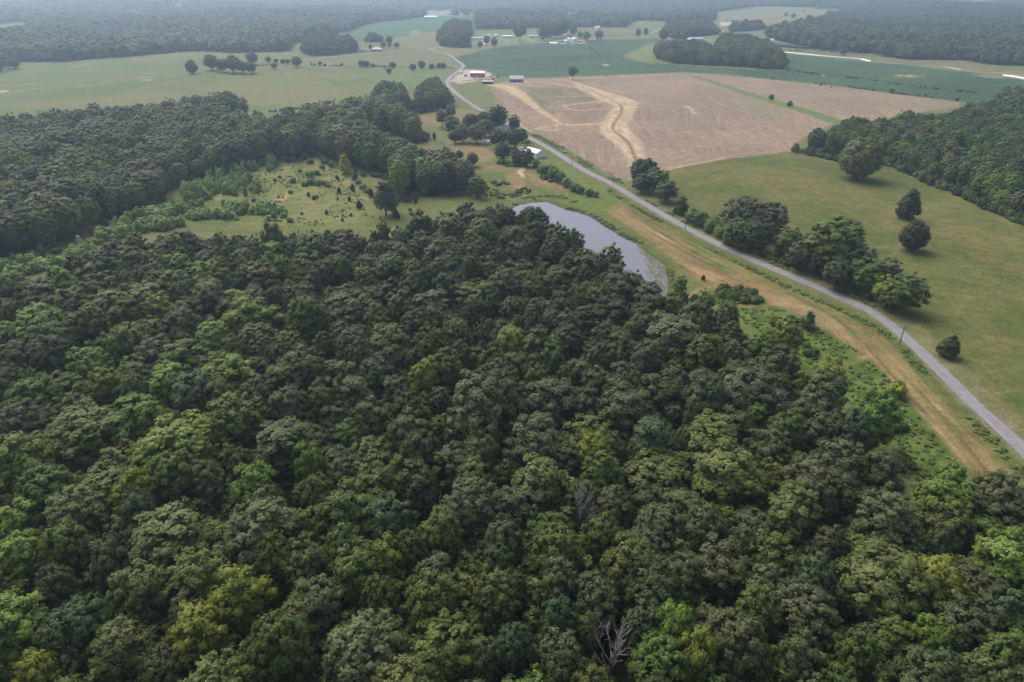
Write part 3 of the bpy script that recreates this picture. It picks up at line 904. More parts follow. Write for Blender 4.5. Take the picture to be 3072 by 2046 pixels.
def crown_mesh(name, seed, R=5.5, H=19.0, cz=.56, up=.44, dn=.42, nl=52, lr=.30, irr=.22, tufts=20, per=9, leaf=.42, tr=.55, flatl=1.0, cone=0.0, core=.80, drop=.08):
    r = np.random.default_rng(seed)
    D = fib(nl, r)
    D = unit(D + r.normal(0, .13, D.shape))
    irr *= .75
    e = 1 + irr * (r.uniform(-1, 1, nl)) + irr * .6 * np.sin(D[:, 0] * 3 + r.uniform(0, 6)) * np.cos(D[:, 1] * 2.6 + r.uniform(0, 6))
    keep = r.uniform(0, 1, nl) > drop * .6
    D, e = D[keep], e[keep]
    if nl > 20:                                   # second, inner layer of foliage so that openings show leaves
        D2 = unit(fib(int(nl * .4), r) + r.normal(0, .2, (int(nl * .4), 3)))
        D, e = np.concatenate([D, D2]), np.concatenate([e, np.full(len(D2), .74)])
    nl = len(D)
    zc = H * cz
    zr = np.where(D[:, 2] > 0, H * up, H * dn)
    rad = R * (1 - cone * np.clip(D[:, 2], -1, 1) * .5)
    lrad = R * lr * r.uniform(.7, 1.3, nl)
    Cc = np.stack([D[:, 0] * rad * e, D[:, 1] * rad * e, D[:, 2] * zr * e], 1)
    # pull centres in by the lobe radius
    ln = np.linalg.norm(Cc, axis=1, keepdims=True)
    Cc = Cc * np.clip((ln - lrad[:, None] * .9) / ln, .3, 1)
    Cc[:, 2] += zc
    Cc[:, 2] = np.maximum(Cc[:, 2], lrad * .6 + .3)
    V, F4, F3, LV = [], [], [], []
    base = 0
    # inner body so that no daylight shows through
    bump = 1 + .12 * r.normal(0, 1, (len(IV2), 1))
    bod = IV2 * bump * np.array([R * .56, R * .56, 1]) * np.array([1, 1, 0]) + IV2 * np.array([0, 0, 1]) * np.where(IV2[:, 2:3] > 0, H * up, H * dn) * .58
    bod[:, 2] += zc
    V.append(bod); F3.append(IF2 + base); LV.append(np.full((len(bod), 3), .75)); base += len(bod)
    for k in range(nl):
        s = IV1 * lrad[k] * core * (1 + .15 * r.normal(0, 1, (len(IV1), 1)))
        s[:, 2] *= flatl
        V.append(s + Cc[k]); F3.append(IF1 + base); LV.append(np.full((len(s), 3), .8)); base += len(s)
    # tufts of leaves over every lobe
    n = nl * tufts
    li = np.repeat(np.arange(nl), tufts)
    d = unit(r.normal(0, 1, (n, 3)))
    out = unit(Cc[li] - np.array([0, 0, zc]))
    d = unit(d + out * .55 + np.array([0, 0, .35]))
    ctr = Cc[li] + d * lrad[li][:, None] * np.array([1, 1, flatl]) * r.uniform(.82, 1.08, (n, 1))
    tb = r.uniform(.78, 1.27, n)                                  # tone of each tuft
    lt = (1 + .12 * r.normal(0, 1, nl))[li]
    ti = np.repeat(np.arange(n), per)
    m = len(ti)
    dd = unit(r.normal(0, 1, (m, 3)) + d[ti] * 1.0 + np.array([0, 0, .25]))
    pos = ctr[ti] + dd * tr * r.uniform(.35, 1.0, (m, 1)) * np.array([1, 1, .8])
    dome = unit((pos - np.array([0, 0, zc * .86])) / np.array([R, R, H * up * 1.15]))
    nr = unit(dd * .68 + dome * 1.4 + .28 * r.normal(0, 1, (m, 3)) + np.array([0, 0, .1]))
    tg = unit(np.cross(nr, unit(r.normal(0, 1, (m, 3)))))
    bt = np.cross(nr, tg)
    sz = leaf * r.uniform(.65, 1.25, (m, 1))
    q = np.stack([pos + tg * sz * .5, pos + bt * sz * .32, pos - tg * sz * .5, pos - bt * sz * .32], 1).reshape(-1, 3)
    V.append(q)
    F4 = (np.arange(m * 4).reshape(-1, 4) + base)
    tone = (tb * lt)[ti] * r.uniform(.85, 1.18, m)
    hu = r.normal(0, .07, m)
    lv = np.stack([tone * (1 + hu), tone, tone * (1 - hu)], 1)
    LV.append(np.repeat(lv, 4, axis=0))
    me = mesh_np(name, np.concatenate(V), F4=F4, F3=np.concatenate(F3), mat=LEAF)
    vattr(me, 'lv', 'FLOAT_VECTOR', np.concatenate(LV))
    return me


def trunk_mesh(name, seed, H=19.0, R=5.5, rad=.32, cz=.56, n=5):
    r = random.Random(seed)
    mb = MB()
    top = H * (cz + .15)
    pts = [(r.uniform(-.25, .25) * k, r.uniform(-.25, .25) * k, top * k / 5) for k in range(6)]
    pts[0] = (0, 0, -.6)
    mb.tube(pts, [rad * 1.35, rad, rad * .85, rad * .7, rad * .5, rad * .2], 7)
    for k in range(n):
        a = k * 2 * PI / n + r.uniform(-.4, .4)
        z0 = H * r.uniform(.28, .5)
        i = min(4, int(z0 / top * 5))
        b = Vector(pts[i]).lerp(Vector(pts[i + 1]), (z0 - pts[i][2]) / (pts[i + 1][2] - pts[i][2]) if i else .5)
        e = Vector((math.cos(a) * R * .62, math.sin(a) * R * .62, H * r.uniform(.6, .8)))
        mb.tube([b, b.lerp(e, .5) + Vector((0, 0, -.4)), e], [rad * .45, rad * .28, rad * .08], 5)
    return mb.mesh(name, BARK, True)


NEAR = []      # (crown mesh, trunk mesh, R, H)


def near_proto(seed, R, H, **k):
    NEAR.append((crown_mesh('crown', seed, R, H, **k), trunk_mesh('trunk', seed, H, R, cz=k.get('cz', .56)), R, H))


NP = dict(tr=.38, leaf=.33, per=11)
near_proto(1, 5.5, 19, nl=92, lr=.21, tufts=15, **NP)
near_proto(2, 5.5, 19, nl=110, lr=.19, irr=.18, tufts=12, **NP)
near_proto(3, 5.5, 18, nl=70, lr=.25, irr=.25, tufts=20, **NP)
near_proto(4, 5.0, 20, nl=96, lr=.20, irr=.2, tufts=14, **NP)
near_proto(5, 6.0, 17, nl=120, lr=.17, irr=.12, up=.42, tufts=11, **NP)
near_proto(6, 6.0, 18, nl=64, lr=.25, irr=.32, tufts=20, drop=.14, **NP)
near_proto(7, 5.5, 19, nl=130, lr=.16, irr=.22, tufts=10, **NP)
near_proto(8, 5.2, 19, nl=80, lr=.22, irr=.34, drop=.16, tufts=18, **NP)
near_proto(9, 6.0, 17, nl=74, lr=.23, irr=.24, flatl=.7, tufts=20, leaf=.34, tr=.45, drop=.12)
near_proto(10, 5.6, 18, nl=84, lr=.21, irr=.28, flatl=.75, tufts=16, leaf=.34, tr=.42, drop=.15)
near_proto(11, 4.6, 21, nl=92, lr=.22, irr=.18, cone=.35, tufts=15, **NP)
near_proto(12, 5.8, 19, nl=76, lr=.24, irr=.24, tufts=18, leaf=.46, tr=.45)
near_proto(13, 5.5, 18, nl=120, lr=.165, irr=.30, tufts=11, **NP)
near_proto(14, 5.0, 18, nl=54, lr=.29, irr=.28, tufts=26, tr=.45, leaf=.42)
ROUND = [NEAR[q] for q in (1, 4, 6, 12)]
for sd, irr_, cn in ((21, .10, .1), (22, .14, .3), (23, .12, 0)):
    ROUND.append((crown_mesh('crown', sd, 5.5, 19, nl=150, lr=.15, irr=irr_, cone=cn, tufts=9, per=10, leaf=.38, tr=.42), None, 5.5, 19))
MIDP = [(crown_mesh('crown', 40 + k, 5.5, 18, nl=26, lr=.34, irr=.26, tufts=9, per=4, leaf=1.0, tr=.9, cone=.2 * (k % 2), core=.85), None, 5.5, 18) for k in range(6)]
FARP = [(crown_mesh('crown', 60 + k, 5.5, 17, nl=13, lr=.42, irr=.24, tufts=5, per=3, leaf=2.0, tr=1.2, core=.9), None, 5.5, 17) for k in range(5)]
CEDAR = [(crown_mesh('crown', 80 + k, 2.0, 7.0, cz=.45, up=.53, dn=.44, nl=60, lr=.24, irr=.10 + .05 * k, tufts=14, per=7, leaf=.26, tr=.26, cone=.9, drop=.03), trunk_mesh('trunk', 80 + k, 7, 1.2, .14, .4, 3), 2.0, 7.0) for k in range(3)]
BUSH = [(crown_mesh('foliage', 90 + k, 2.2, 3.4, cz=.42, up=.55, dn=.36, nl=26, lr=.34, irr=.3, tufts=14, per=7, leaf=.34, tr=.35, drop=.1), None, 2.2, 3.4) for k in range(4)]
SAPL = [(crown_mesh('crown', 100 + k, 1.7, 6.0, cz=.48, up=.5, dn=.42, nl=24, lr=.36, irr=.3, tufts=10, per=6, leaf=.36, tr=.34, cone=.8, drop=.12), trunk_mesh('trunk', 100 + k, 6, 1.2, .08, .4, 2), 1.7, 6.0) for k in range(3)]
WEEDP = [(crown_mesh('foliage', 110 + k, .9, 1.1, cz=.4, up=.55, dn=.3, nl=9, lr=.42, irr=.4, tufts=6, per=5, leaf=.34, tr=.28, drop=.1), None, .9, 1.1) for k in range(4)]
DENSE = [(crown_mesh('crown', 120 + k, 5.0, 10.5, cz=.47, up=.52, dn=.42, nl=90, lr=.20, irr=.10, tufts=15, per=8, leaf=.36, tr=.45, drop=.02), trunk_mesh('trunk', 120 + k, 10.5, 4, .3, .45), 5.0, 10.5) for k in range(2)]
OPEN = [(crown_mesh('crown', 130 + k, 5.0, 14, cz=.62, up=.38, dn=.30, nl=44, lr=.28, irr=.30, tufts=18, per=8, leaf=.42, drop=.2), trunk_mesh('trunk', 130 + k, 14, 5, .3, .6), 5.0, 14) for k in range(2)]

TINT = {'dg': ('dark green', (.050, .074, .026)), 'gg': ('grey-green', (.080, .106, .050)), 'bg': ('blue-green', (.060, .096, .042)),
        'mg': ('mid green', (.080, .122, .030)), 'br': ('bright green', (.120, .185, .036)), 'yg': ('yellow-green', (.165, .195, .034)),
        'ol': ('olive', (.096, .118, .036)), 'bn': ('brownish green', (.082, .098, .044)), 'lg': ('pale green', (.125, .165, .065)), 'bk': ('blackish green', (.040, .050, .026))}


def tint_of(k, v=.12):
    c = np.array(TINT[k][1])
    return np.array([1.16, 1.16, .98]) * c * (1 + random.uniform(-v, v)) * np.array([1 + random.uniform(-.06, .06), 1, 1 + random.uniform(-.08, .08)])


def place(name, proto, x, y, R, H, tintk, label, cat, group=None, rot=None, z=None):
    cr_, tk, R0, H0 = proto
    t = bpy.data.objects.new(name, None)
    t.empty_display_size = .5
    COL.objects.link(t)
    t.location = (x, y, float(T(x, y)) if z is None else z)
    t.rotation_euler = (random.uniform(-.03, .03), random.uniform(-.03, .03), random.uniform(0, 2 * PI) if rot is None else rot)
    t.scale = (R / R0, R / R0 * random.uniform(.92, 1.08), H / H0)
    tag(t, label, cat, group)
    part = 'crown' if tk is not None else 'foliage'
    c = bpy.data.objects.new(part, cr_)
    COL.objects.link(c)
    c.parent = t
    boost = 1.45 if proto in BUSH or proto in SAPL else 1.05
    c['tint'] = tuple(float(v) * boost for v in tint_of(tintk))
    if tk is not None:
        k = bpy.data.objects.new('trunk', tk)
        COL.objects.link(k)
        k.parent = t
    return t


_coll = {}


def proto_coll(key, protos):
    if key not in _coll:
        c = bpy.data.collections.new('kinds_' + key)
        for i, p in enumerate(protos):
            o = bpy.data.objects.new('kind_%s_%02d' % (key, i), p[0])
            c.objects.link(o)
        _coll[key] = c
    return _coll[key]


def mass(name, label, cat, key, protos, pts, R, H, tints, trunkless=True):
    """a countless mass: one object whose node modifier stands a plant on every point"""
    n = len(pts)
    pts = np.asarray(pts)
    Z = T(pts[:, 0], pts[:, 1])
    me = bpy.data.meshes.new(name)
    me.vertices.add(n)
    me.vertices.foreach_set('co', np.stack([pts[:, 0], pts[:, 1], Z], 1).astype(np.float32).ravel())
    pid = rng.integers(0, len(protos), n)
    R0 = np.array([p[2] for p in protos])[pid]
    H0 = np.array([p[3] for p in protos])[pid]
    s = np.stack([R / R0, R / R0 * rng.uniform(.85, 1.15, n), H / H0], 1)
    vattr(me, 'pid', 'INT', pid)
    vattr(me, 'scl', 'FLOAT_VECTOR', s)
    vattr(me, 'rot', 'FLOAT_VECTOR', np.stack([rng.uniform(-.05, .05, n), rng.uniform(-.05, .05, n), rng.uniform(0, 2 * PI, n)], 1))
    vattr(me, 'tint', 'FLOAT_VECTOR', tints)
    me.materials.append(LEAF)
    o = link(name, me)
    tag(o, label, cat, kind='stuff')
    g = bpy.data.node_groups.new('plants_' + name, 'GeometryNodeTree')
    g.interface.new_socket('Geometry', in_out='INPUT', socket_type='NodeSocketGeometry')
    g.interface.new_socket('Geometry', in_out='OUTPUT', socket_type='NodeSocketGeometry')
    N = g.nodes
    gi, go = N.new('NodeGroupInput'), N.new('NodeGroupOutput')
    ip = N.new('GeometryNodeInstanceOnPoints')
    ci = N.new('GeometryNodeCollectionInfo')
    ci.inputs[0].default_value = proto_coll(key, protos)
    ci.inputs['Separate Children'].default_value = True
    ip.inputs['Pick Instance'].default_value = True

    def na(nm, typ):
        a = N.new('GeometryNodeInputNamedAttribute')
        a.data_type = typ
        a.inputs['Name'].default_value = nm
        return a.outputs[0]
    g.links.new(gi.outputs[0], ip.inputs['Points'])
    g.links.new(ci.outputs[0], ip.inputs['Instance'])
    g.links.new(na('pid', 'INT'), ip.inputs['Instance Index'])
    g.links.new(na('scl', 'FLOAT_VECTOR'), ip.inputs['Scale'])
    g.links.new(na('rot', 'FLOAT_VECTOR'), ip.inputs['Rotation'])
    g.links.new(ip.outputs[0], go.inputs[0])
    md = o.modifiers.new('plants', 'NODES')
    md.node_group = g
    return o


KEYS = ['dg', 'gg', 'bg', 'mg', 'br', 'yg', 'ol', 'bn', 'lg', 'bk']


def pick(weights, n):
    k = [q for q in weights]
    p = np.array([weights[q] for q in k], float)
    return np.array(k)[rng.choice(len(k), n, p=p / p.sum())]


def tints_for(keys, v=.14, mul=1.0):
    base = np.array([TINT[k][1] for k in keys])
    n = len(keys)
    return np.array([1.16, 1.16, .98]) * base * mul * rng.uniform(1 - v, 1 + v, (n, 1)) * np.stack([rng.uniform(.92, 1.08, n), np.ones(n), rng.uniform(.9, 1.1, n)], 1)


def jgrid(poly, s, jit=.36, marg=0.0, holes=()):
    p = np.array(poly)
    xs = np.arange(p[:, 0].min(), p[:, 0].max(), s)
    ys = np.arange(p[:, 1].min(), p[:, 1].max(), s * .87)
    Xg, Yg = np.meshgrid(xs, ys)
    Xg = Xg + (np.arange(len(ys)) % 2)[:, None] * s * .5
    X = (Xg + rng.uniform(-jit, jit, Xg.shape) * s).ravel()
    Y = (Yg + rng.uniform(-jit, jit, Yg.shape) * s).ravel()
    d = sdf(X, Y, poly)
    k = d < -marg
    X, Y, d = X[k], Y[k], d[k]
    for h in holes:
        k = sdf(X, Y, h) > 5
        X, Y, d = X[k], Y[k], d[k]
    return X, Y, d


# ------------------------------------------------------------------ foreground wood
HERO = [(391, 786, 52, 'mg'), (461, 830, 35, 'lg'), (639, 834, 50, 'br'), (730, 860, 32, 'bg'), (778, 843, 60, 'ol'), (550, 745, 48, 'gg'), (222, 917, 62, 'mg'), (304, 886, 50, 'bn'),
        (435, 908, 60, 'ol'), (543, 890, 38, 'mg'), (761, 960, 92, 'br'), (122, 986, 72, 'br'), (374, 956, 45, 'mg'), (400, 1030, 60, 'mg'), (557, 964, 35, 'mg'), (648, 1017, 52, 'br'),
        (465, 1073, 60, 'gg'), (557, 1090, 68, 'mg'), (678, 1134, 82, 'br'), (270, 1103, 60, 'br'), (317, 1160, 50, 'yg'), (517, 1160, 60, 'br'), (409, 1186, 42, 'mg'), (843, 1151, 52, 'ol'),
        (152, 1073, 60, 'gg'), (104, 1195, 75, 'mg'), (778, 1186, 55, 'gg'), (861, 1230, 58, 'gg'), (970, 1203, 55, 'ol'), (278, 1303, 110, 'mg'), (535, 1347, 108, 'br'), (713, 1273, 90, 'mg'),
        (74, 1282, 65, 'gg'), (526, 1282, 38, 'lg'), (861, 1347, 100, 'dg'), (65, 1403, 85, 'br'), (763, 1465, 65, 'br'), (634, 1458, 50, 'bn'), (790, 1610, 108, 'gg'), (729, 1790, 90, 'yg'),
        (916, 1590, 42, 'ol'), (953, 1481, 50, 'ol'), (1052, 1543, 80, 'mg'), (1164, 1570, 75, 'bg'), (1042, 1660, 60, 'mg'), (1065, 1722, 80, 'mg'), (926, 1706, 72, 'ol'), (1160, 1672, 55, 'yg'),
        (1225, 1658, 50, 'ol'), (1143, 1790, 50, 'ol'), (1330, 1604, 60, 'ol'), (906, 1882, 60, 'ol'), (1808, 1611, 60, 'mg'), (1665, 1657, 82, 'mg'), (1522, 1625, 35, 'yg'), (1497, 1695, 55, 'bg'),
        (1888, 1695, 70, 'ol'), (1672, 1744, 60, 'gg'), (1494, 1796, 70, 'ol'), (1672, 1869, 55, 'bg'), (1759, 1887, 40, 'ol'), (2027, 1890, 60, 'br'), (1985, 1995, 90, 'mg'), (2097, 1967, 65, 'yg'),
        (1459, 1981, 50, 'bn'), (144, 1482, 85, 'mg'), (412, 1478, 60, 'yg'), (231, 1536, 78, 'lg'), (416, 1540, 52, 'bg'), (198, 1647, 70, 'mg'), (62, 1664, 75, 'br'), (515, 1631, 112, 'ol'),
        (165, 1771, 60, 'bn'), (330, 1697, 50, 'gg'), (420, 1771, 75, 'ol'), (231, 1894, 95, 'bg'), (597, 1894, 88, 'yg'), (371, 1956, 85, 'ol'), (115, 2018, 60, 'yg'), (2650, 1750, 118, 'ol'),
        (2807, 1742, 82, 'yg'), (2815, 1503, 70, 'br'), (2650, 1573, 92, 'gg'), (2444, 1750, 60, 'bg'), (2485, 1647, 55, 'bn'), (2794, 1923, 55, 'br'), (3021, 1688, 90, 'br'), (3000, 1503, 85, 'bn'),
        (2848, 1577, 60, 'ol'), (2807, 1645, 42, 'bg'), (3000, 1853, 75, 'bg'), (2403, 1977, 60, 'gg'), (2555, 1964, 65, 'mg'), (2017, 1016, 85, 'gg'), (2114, 1067, 58, 'mg'), (2247, 1180, 98, 'gg'),
        (2344, 1108, 52, 'bn'), (2364, 1011, 42, 'yg'), (2487, 1149, 48, 'yg'), (2477, 1205, 68, 'gg'), (2624, 1251, 65, 'br'), (2175, 955, 45, 'bg'), (2308, 1363, 60, 'bn'), (2359, 1302, 55, 'mg'),
        (2640, 1424, 60, 'bn'), (2563, 1302, 55, 'bg'), (2839, 1465, 50, 'br'), (1055, 942, 78, 'gg'), (1170, 1036, 60, 'lg'), (1250, 985, 50, 'dg'), (1535, 947, 28, 'br'), (1531, 1036, 50, 'yg'),
        (1662, 1095, 40, 'mg'), (1594, 972, 33, 'bn'), (1705, 976, 45, 'bn'), (1059, 1049, 48, 'bn'), (1280, 1138, 48, 'yg'), (1123, 1129, 60, 'bg'), (1492, 1206, 85, 'dg'), (1658, 1197, 80, 'gg'),
        (1607, 1274, 30, 'yg'), (1883, 1223, 80, 'gg'), (1229, 1291, 62, 'gg'), (1437, 1350, 50, 'lg'), (1259, 1388, 25, 'yg'), (1594, 1346, 75, 'gg'), (1611, 1439, 70, 'lg'), (1777, 1363, 50, 'yg'),
        (1947, 1325, 60, 'bg'), (1433, 688, 52, 'bn'), (1342, 692, 36, 'yg'), (1594, 665, 48, 'dg'), (1709, 753, 28, 'yg'), (1835, 787, 38, 'mg'), (1758, 814, 48, 'dg'), (1571, 845, 28, 'br'),
        (1632, 818, 20, 'br'), (1514, 864, 50, 'gg'), (1785, 864, 22, 'mg'), (1674, 860, 52, 'dg'), (2038, 853, 26, 'br'), (2114, 899, 32, 'yg'),
        (1600, 668, 36, 'dg'), (1655, 712, 34, 'dg'), (1715, 722, 34, 'mg')]
GAP = [(P(1862, 1950, 13), 8.0)]                     # dark opening round the bare tree
trees = []
ZC = 11.5
for (px, py, rp, k) in HERO:
    q = P(px, py + rp * .1, ZC)
    R = rp / ppm(q, ZC)
    R = min(max(R, 1.8), 9.5)
    H = 19 + (R - 5.5) * .5 + random.uniform(-.8, .8) if R > 3 else 15 + random.uniform(0, 2)
    if k in ('yg', 'br') and rp < 36:
        H = 10
        q = P(px, py, 6)
    trees.append((q[0], q[1], R, H, k))
TA = np.array([t[:3] for t in trees])
X, Y, d = jgrid(MAIN, 5.0, .4, 2.5)
order = rng.permutation(len(X))
acc = [tuple(t) for t in TA]
extra = []
grid = {}


def gk(x, y):
    return int(x // 12), int(y // 12)


for t in acc:
    grid.setdefault(gk(t[0], t[1]), []).append(t)
for i in order:
    x, y = X[i], Y[i]
    gp = proj(x, y, 13)
    if (1775 < gp[0] < 1935 and 1800 < gp[1] < 2110) or (x > 60 and min(seg_dist(x, y, ROAD[k_], ROAD[k_ + 6]) for k_ in range(0, 200, 6)) < 13):
        continue
    R = float(np.clip(rng.normal(5.3, 1.4), 3.0, 9.0))
    if -d[i] < 6:
        R *= .8
    if sdf(np.array([x]), np.array([y]), POND)[0] < 1.5:
        continue
    a, b = gk(x, y)
    ok = True
    for u in (-1, 0, 1):
        for v in (-1, 0, 1):
            for t in grid.get((a + u, b + v), ()):
                if math.hypot(x - t[0], y - t[1]) < .70 * (R + t[2]):
                    ok = False
                    break
    if ok:
        grid.setdefault((a, b), []).append((x, y, R))
        H = float(rng.normal(17.3, 2.3) + (R - 5.4) * 1.0) * (.9 if -d[i] < 5 else 1)
        extra.append((x, y, R, H, None, -d[i]))
wl = dict(gg=.26, dg=.20, ol=.15, mg=.15, bg=.09, bn=.10, br=.03)
wl2 = dict(gg=.12, dg=.14, ol=.16, mg=.32, bg=.06, bn=.06, br=.15)
for (x, y, R, H, k, de) in extra:
    px, py = proj(x, y, 14)
    leftish = px < 900 + 300 * (noise(np.array([x]), np.array([y]), 50, 3)[0] - .5)
    k = pick(wl2 if leftish else wl, 1)[0]
    if de < 5 and random.random() < .35:
        k = 'br' if px > 1900 else k
    trees.append((x, y, R, H, k))
tr_ = []
for t in trees:
    px, py = proj(t[0], t[1], t[3] * .75)
    vis = -60 < px < 3132 and py < 2140
    tr_.append((t, px, py, vis))
vis = sorted([q for q in tr_ if q[3]], key=lambda q: math.hypot(q[0][0], q[0][1]) - (q[0][2] - 5) * 14)
NIND = 215
ind, rest = vis[:NIND], vis[NIND:] + [q for q in tr_ if not q[3]]
print('wood trees', len(trees), 'visible', len(vis))
ORD = ['first', 'second', 'third', 'fourth', 'fifth', 'sixth', 'seventh', 'eighth', 'ninth', 'tenth', 'eleventh', 'twelfth', 'thirteenth', 'fourteenth', 'fifteenth', 'sixteenth', 'seventeenth', 'eighteenth',
       'nineteenth', 'twentieth', 'twenty-first', 'twenty-second', 'twenty-third', 'twenty-fourth']
ind.sort(key=lambda q: -q[2])
ROWN = 15
for r0 in range(0, len(ind), ROWN):
    row = sorted(ind[r0:r0 + ROWN], key=lambda q: q[1])
    rn = r0 // ROWN
    for j, (t, px, py, _) in enumerate(row):
        size = 'broad' if t[2] > 6 else ('small' if t[2] < 4 else 'round')
        rowt = 'bottom row' if rn == 0 else ORD[rn] + ' row up'
        place('broadleaf_tree', random.choice([NEAR[q] for q in (0, 1, 1, 2, 3, 4, 4, 6, 6, 7, 10, 11, 12, 12)]) if t[4] not in ('br', 'yg') else NEAR[random.choice([0, 2, 5, 8, 9, 11, 13])], t[0], t[1], t[2], t[3], t[4],
              '%s %s broadleaf crown in the front wood, %s, %s from left' % (size, TINT[t[4]][0], rowt, ORD[j]), 'tree', 'trees of the front wood')
a = np.array([[q[0][0], q[0][1], q[0][2], q[0][3]] for q in rest])
mass('woodland', 'dense mixed green crowns of the front wood behind its nearest trees, up to the pond', 'woodland', 'frontmix', ROUND + [NEAR[q] for q in (0, 2, 3, 7, 10)], a[:, :2], a[:, 2], a[:, 3], tints_for([q[0][4] for q in rest]))

# low trees filling the openings under the main canopy
ux, uy, ud = jgrid(MAIN, 5.2, .45, 3)
gpx, gpy = proj(ux, uy, 8)
rd = np.full(len(ux), 1e9)
for k_ in range(0, 200, 4):
    rd = np.minimum(rd, seg_dist(ux, uy, ROAD[k_], ROAD[k_ + 4]))
k = ~((gpx > 1760) & (gpx < 1950) & (gpy > 1800) & (gpy < 2180)) & (sdf(ux, uy, POND) > 3) & (rd > 10)
ux, uy = ux[k], uy[k]
n = len(ux)
mass('understorey', 'lower trees showing darkly between the crowns of the front wood', 'understorey', 'mid', MIDP, np.stack([ux, uy], 1), rng.uniform(2.6, 4.2, n), rng.uniform(7, 12.5, n), tints_for(pick(dict(mg=.4, dg=.4, ol=.2), n)))

# understorey along wood edges
def edge_bushes(poly, n, dist=4, R=(1.2, 2.6), H=(2, 5.5), seg=None):
    p = np.array(poly)
    out = []
    L = np.linalg.norm(np.roll(p, -1, 0) - p, axis=1)
    if seg:
        m = np.zeros(len(p)); m[seg[0]:seg[1]] = 1
        L = L * m
    idx = rng.choice(len(p), n, p=L / L.sum())
    t = rng.uniform(0, 1, n)[:, None]
    q = p[idx] * (1 - t) + np.roll(p, -1, 0)[idx] * t + rng.normal(0, dist * .5, (n, 2))
    return q, rng.uniform(*R, n), rng.uniform(*H, n)


# ------------------------------------------------------------------ other woods
def wood(name, label, poly, s, key, protos, w, Hm, mul=1.0, Rk=.60, jit=.34, edge=True, holes=(), extra_fn=None, marg=0.0):
    X, Y, d = jgrid(poly, s, jit, marg, holes)
    n = len(X)
    R = np.clip(rng.normal(s * Rk, s * .15, n), s * .36, s * 1.0) * (1 - .3 * (1 - ss(0, s, -d)))
    H_ = (R - s * Rk) * 1.3
    H = np.clip(rng.normal(Hm, 1.6, n) + H_, Hm * .6, Hm * 1.3)
    if edge:
        H = H * (1 - .22 * (1 - ss(2, 9, -d)))
    if extra_fn:
        H = extra_fn(X, Y, H)
    keys = pick(w, n)
    return mass(name, label, 'woodland', key, protos, np.stack([X, Y], 1), R, H, tints_for(keys, .2, mul=mul))


def leftH(x, y, H):
    return H * (.86 + .3 * noise(x, y, 60, 31))


wood('woodland', 'dark wood left of the clearing, reaching up to the road', LEFT, 9.8, 'round', ROUND, dict(mg=.32, dg=.20, gg=.14, ol=.22, bg=.04, bn=.08, br=.06, lg=.03), 19, 1.25, extra_fn=leftH, marg=5.0, jit=.42, Rk=.62)
wood('woodland', 'green wood beyond the big meadow at the right edge', RIGHT, 7.6, 'round', ROUND, dict(mg=.44, dg=.16, bg=.06, ol=.2, br=.1, gg=.04), 16.5, 1.2, marg=2.5, jit=.4)
wood('woodland', 'dark grove at the far side of the crop field, left of the white bale row', COPSE, 10.0, 'round', ROUND, dict(dg=.3, mg=.5, ol=.2), 18, 1.15, jit=.45)
wood('woodland', 'grove between the brick house and the orange roof', COPSE_B, 10.0, 'round', ROUND, dict(dg=.4, mg=.5, gg=.1), 15)
wood('woodland', 'square grove right of the far white barn', COPSE_C, 10.0, 'round', ROUND, dict(dg=.7, mg=.3), 15)
wood('woodland', 'tall dark grove left of the farmhouses', COPSE_D, 11.5, 'round', ROUND, dict(dg=.7, mg=.3), 20)
wood('woodland', 'dark grove left of the white farm garage, beside the lane', COPSE_E, 10.5, 'round', ROUND, dict(dg=.7, mg=.3), 19)
wood('woodland', 'low square grove behind the white hip-roofed farmhouse', COPSE_F, 10.0, 'round', ROUND, dict(dg=.8, mg=.2), 13)

# background forest: closer belt and far belt
fx, fy, fd = jgrid(FARWOODS, 11.5, .42, 2.0)
D_ = np.hypot(fx, fy)
ang = np.abs(np.arctan2(fx, fy))
k = (D_ < 3000) & (ang < math.radians(46))
fx, fy, fd = fx[k], fy[k], fd[k]
for h in FARHOLES:
    k = sdf(fx, fy, h) > 4
    fx, fy, fd = fx[k], fy[k], fd[k]
n = len(fx)
keysf = pick(dict(dg=.4, mg=.35, gg=.1, ol=.15), n)
mass('forest', 'hazy background forest beyond the farms and fields', 'forest', 'mid', MIDP, np.stack([fx, fy], 1), rng.uniform(5.0, 10.5, n), np.clip(rng.normal(17, 3.8, n), 9, 27), tints_for(keysf, .30))
print('far trees', n)
gx, gy, gd = jgrid(FARWOODS, 17, .4, 1.0)
D_ = np.hypot(gx, gy)
ang = np.abs(np.arctan2(gx, gy))
k = (D_ >= 3000) & (D_ < 8200) & (ang < math.radians(44))
gx, gy = gx[k], gy[k]
for h in FARHOLES:
    k = sdf(gx, gy, h) > 8
    gx, gy = gx[k], gy[k]
n = len(gx)
print('distant trees', n)
mass('forest', 'faint blue forest along the top edge of the picture', 'forest', 'far', FARP, np.stack([gx, gy], 1), rng.uniform(9, 13, n), np.clip(rng.normal(18, 3, n), 12, 26), tints_for(pick(dict(dg=.5, mg=.35, gg=.15), n), .16))

# ------------------------------------------------------------------ scrub, weeds, reeds (countless)
pts, RR, HH = [], [], []


def scatter(poly, n, R, H, dens=None):
    p = np.array([P(*q)[:2] for q in poly])
    x = rng.uniform(p[:, 0].min(), p[:, 0].max(), n * 4)
    y = rng.uniform(p[:, 1].min(), p[:, 1].max(), n * 4)
    k = sdf(x, y, [tuple(v) for v in p]) < 0
    x, y = x[k][:n * 2], y[k][:n * 2]
    nn = noise(x, y, 9, 77)
    k = nn > .42
    x, y = x[k][:n], y[k][:n]
    return np.stack([x, y], 1), rng.uniform(*R, len(x)), rng.uniform(*H, len(x))


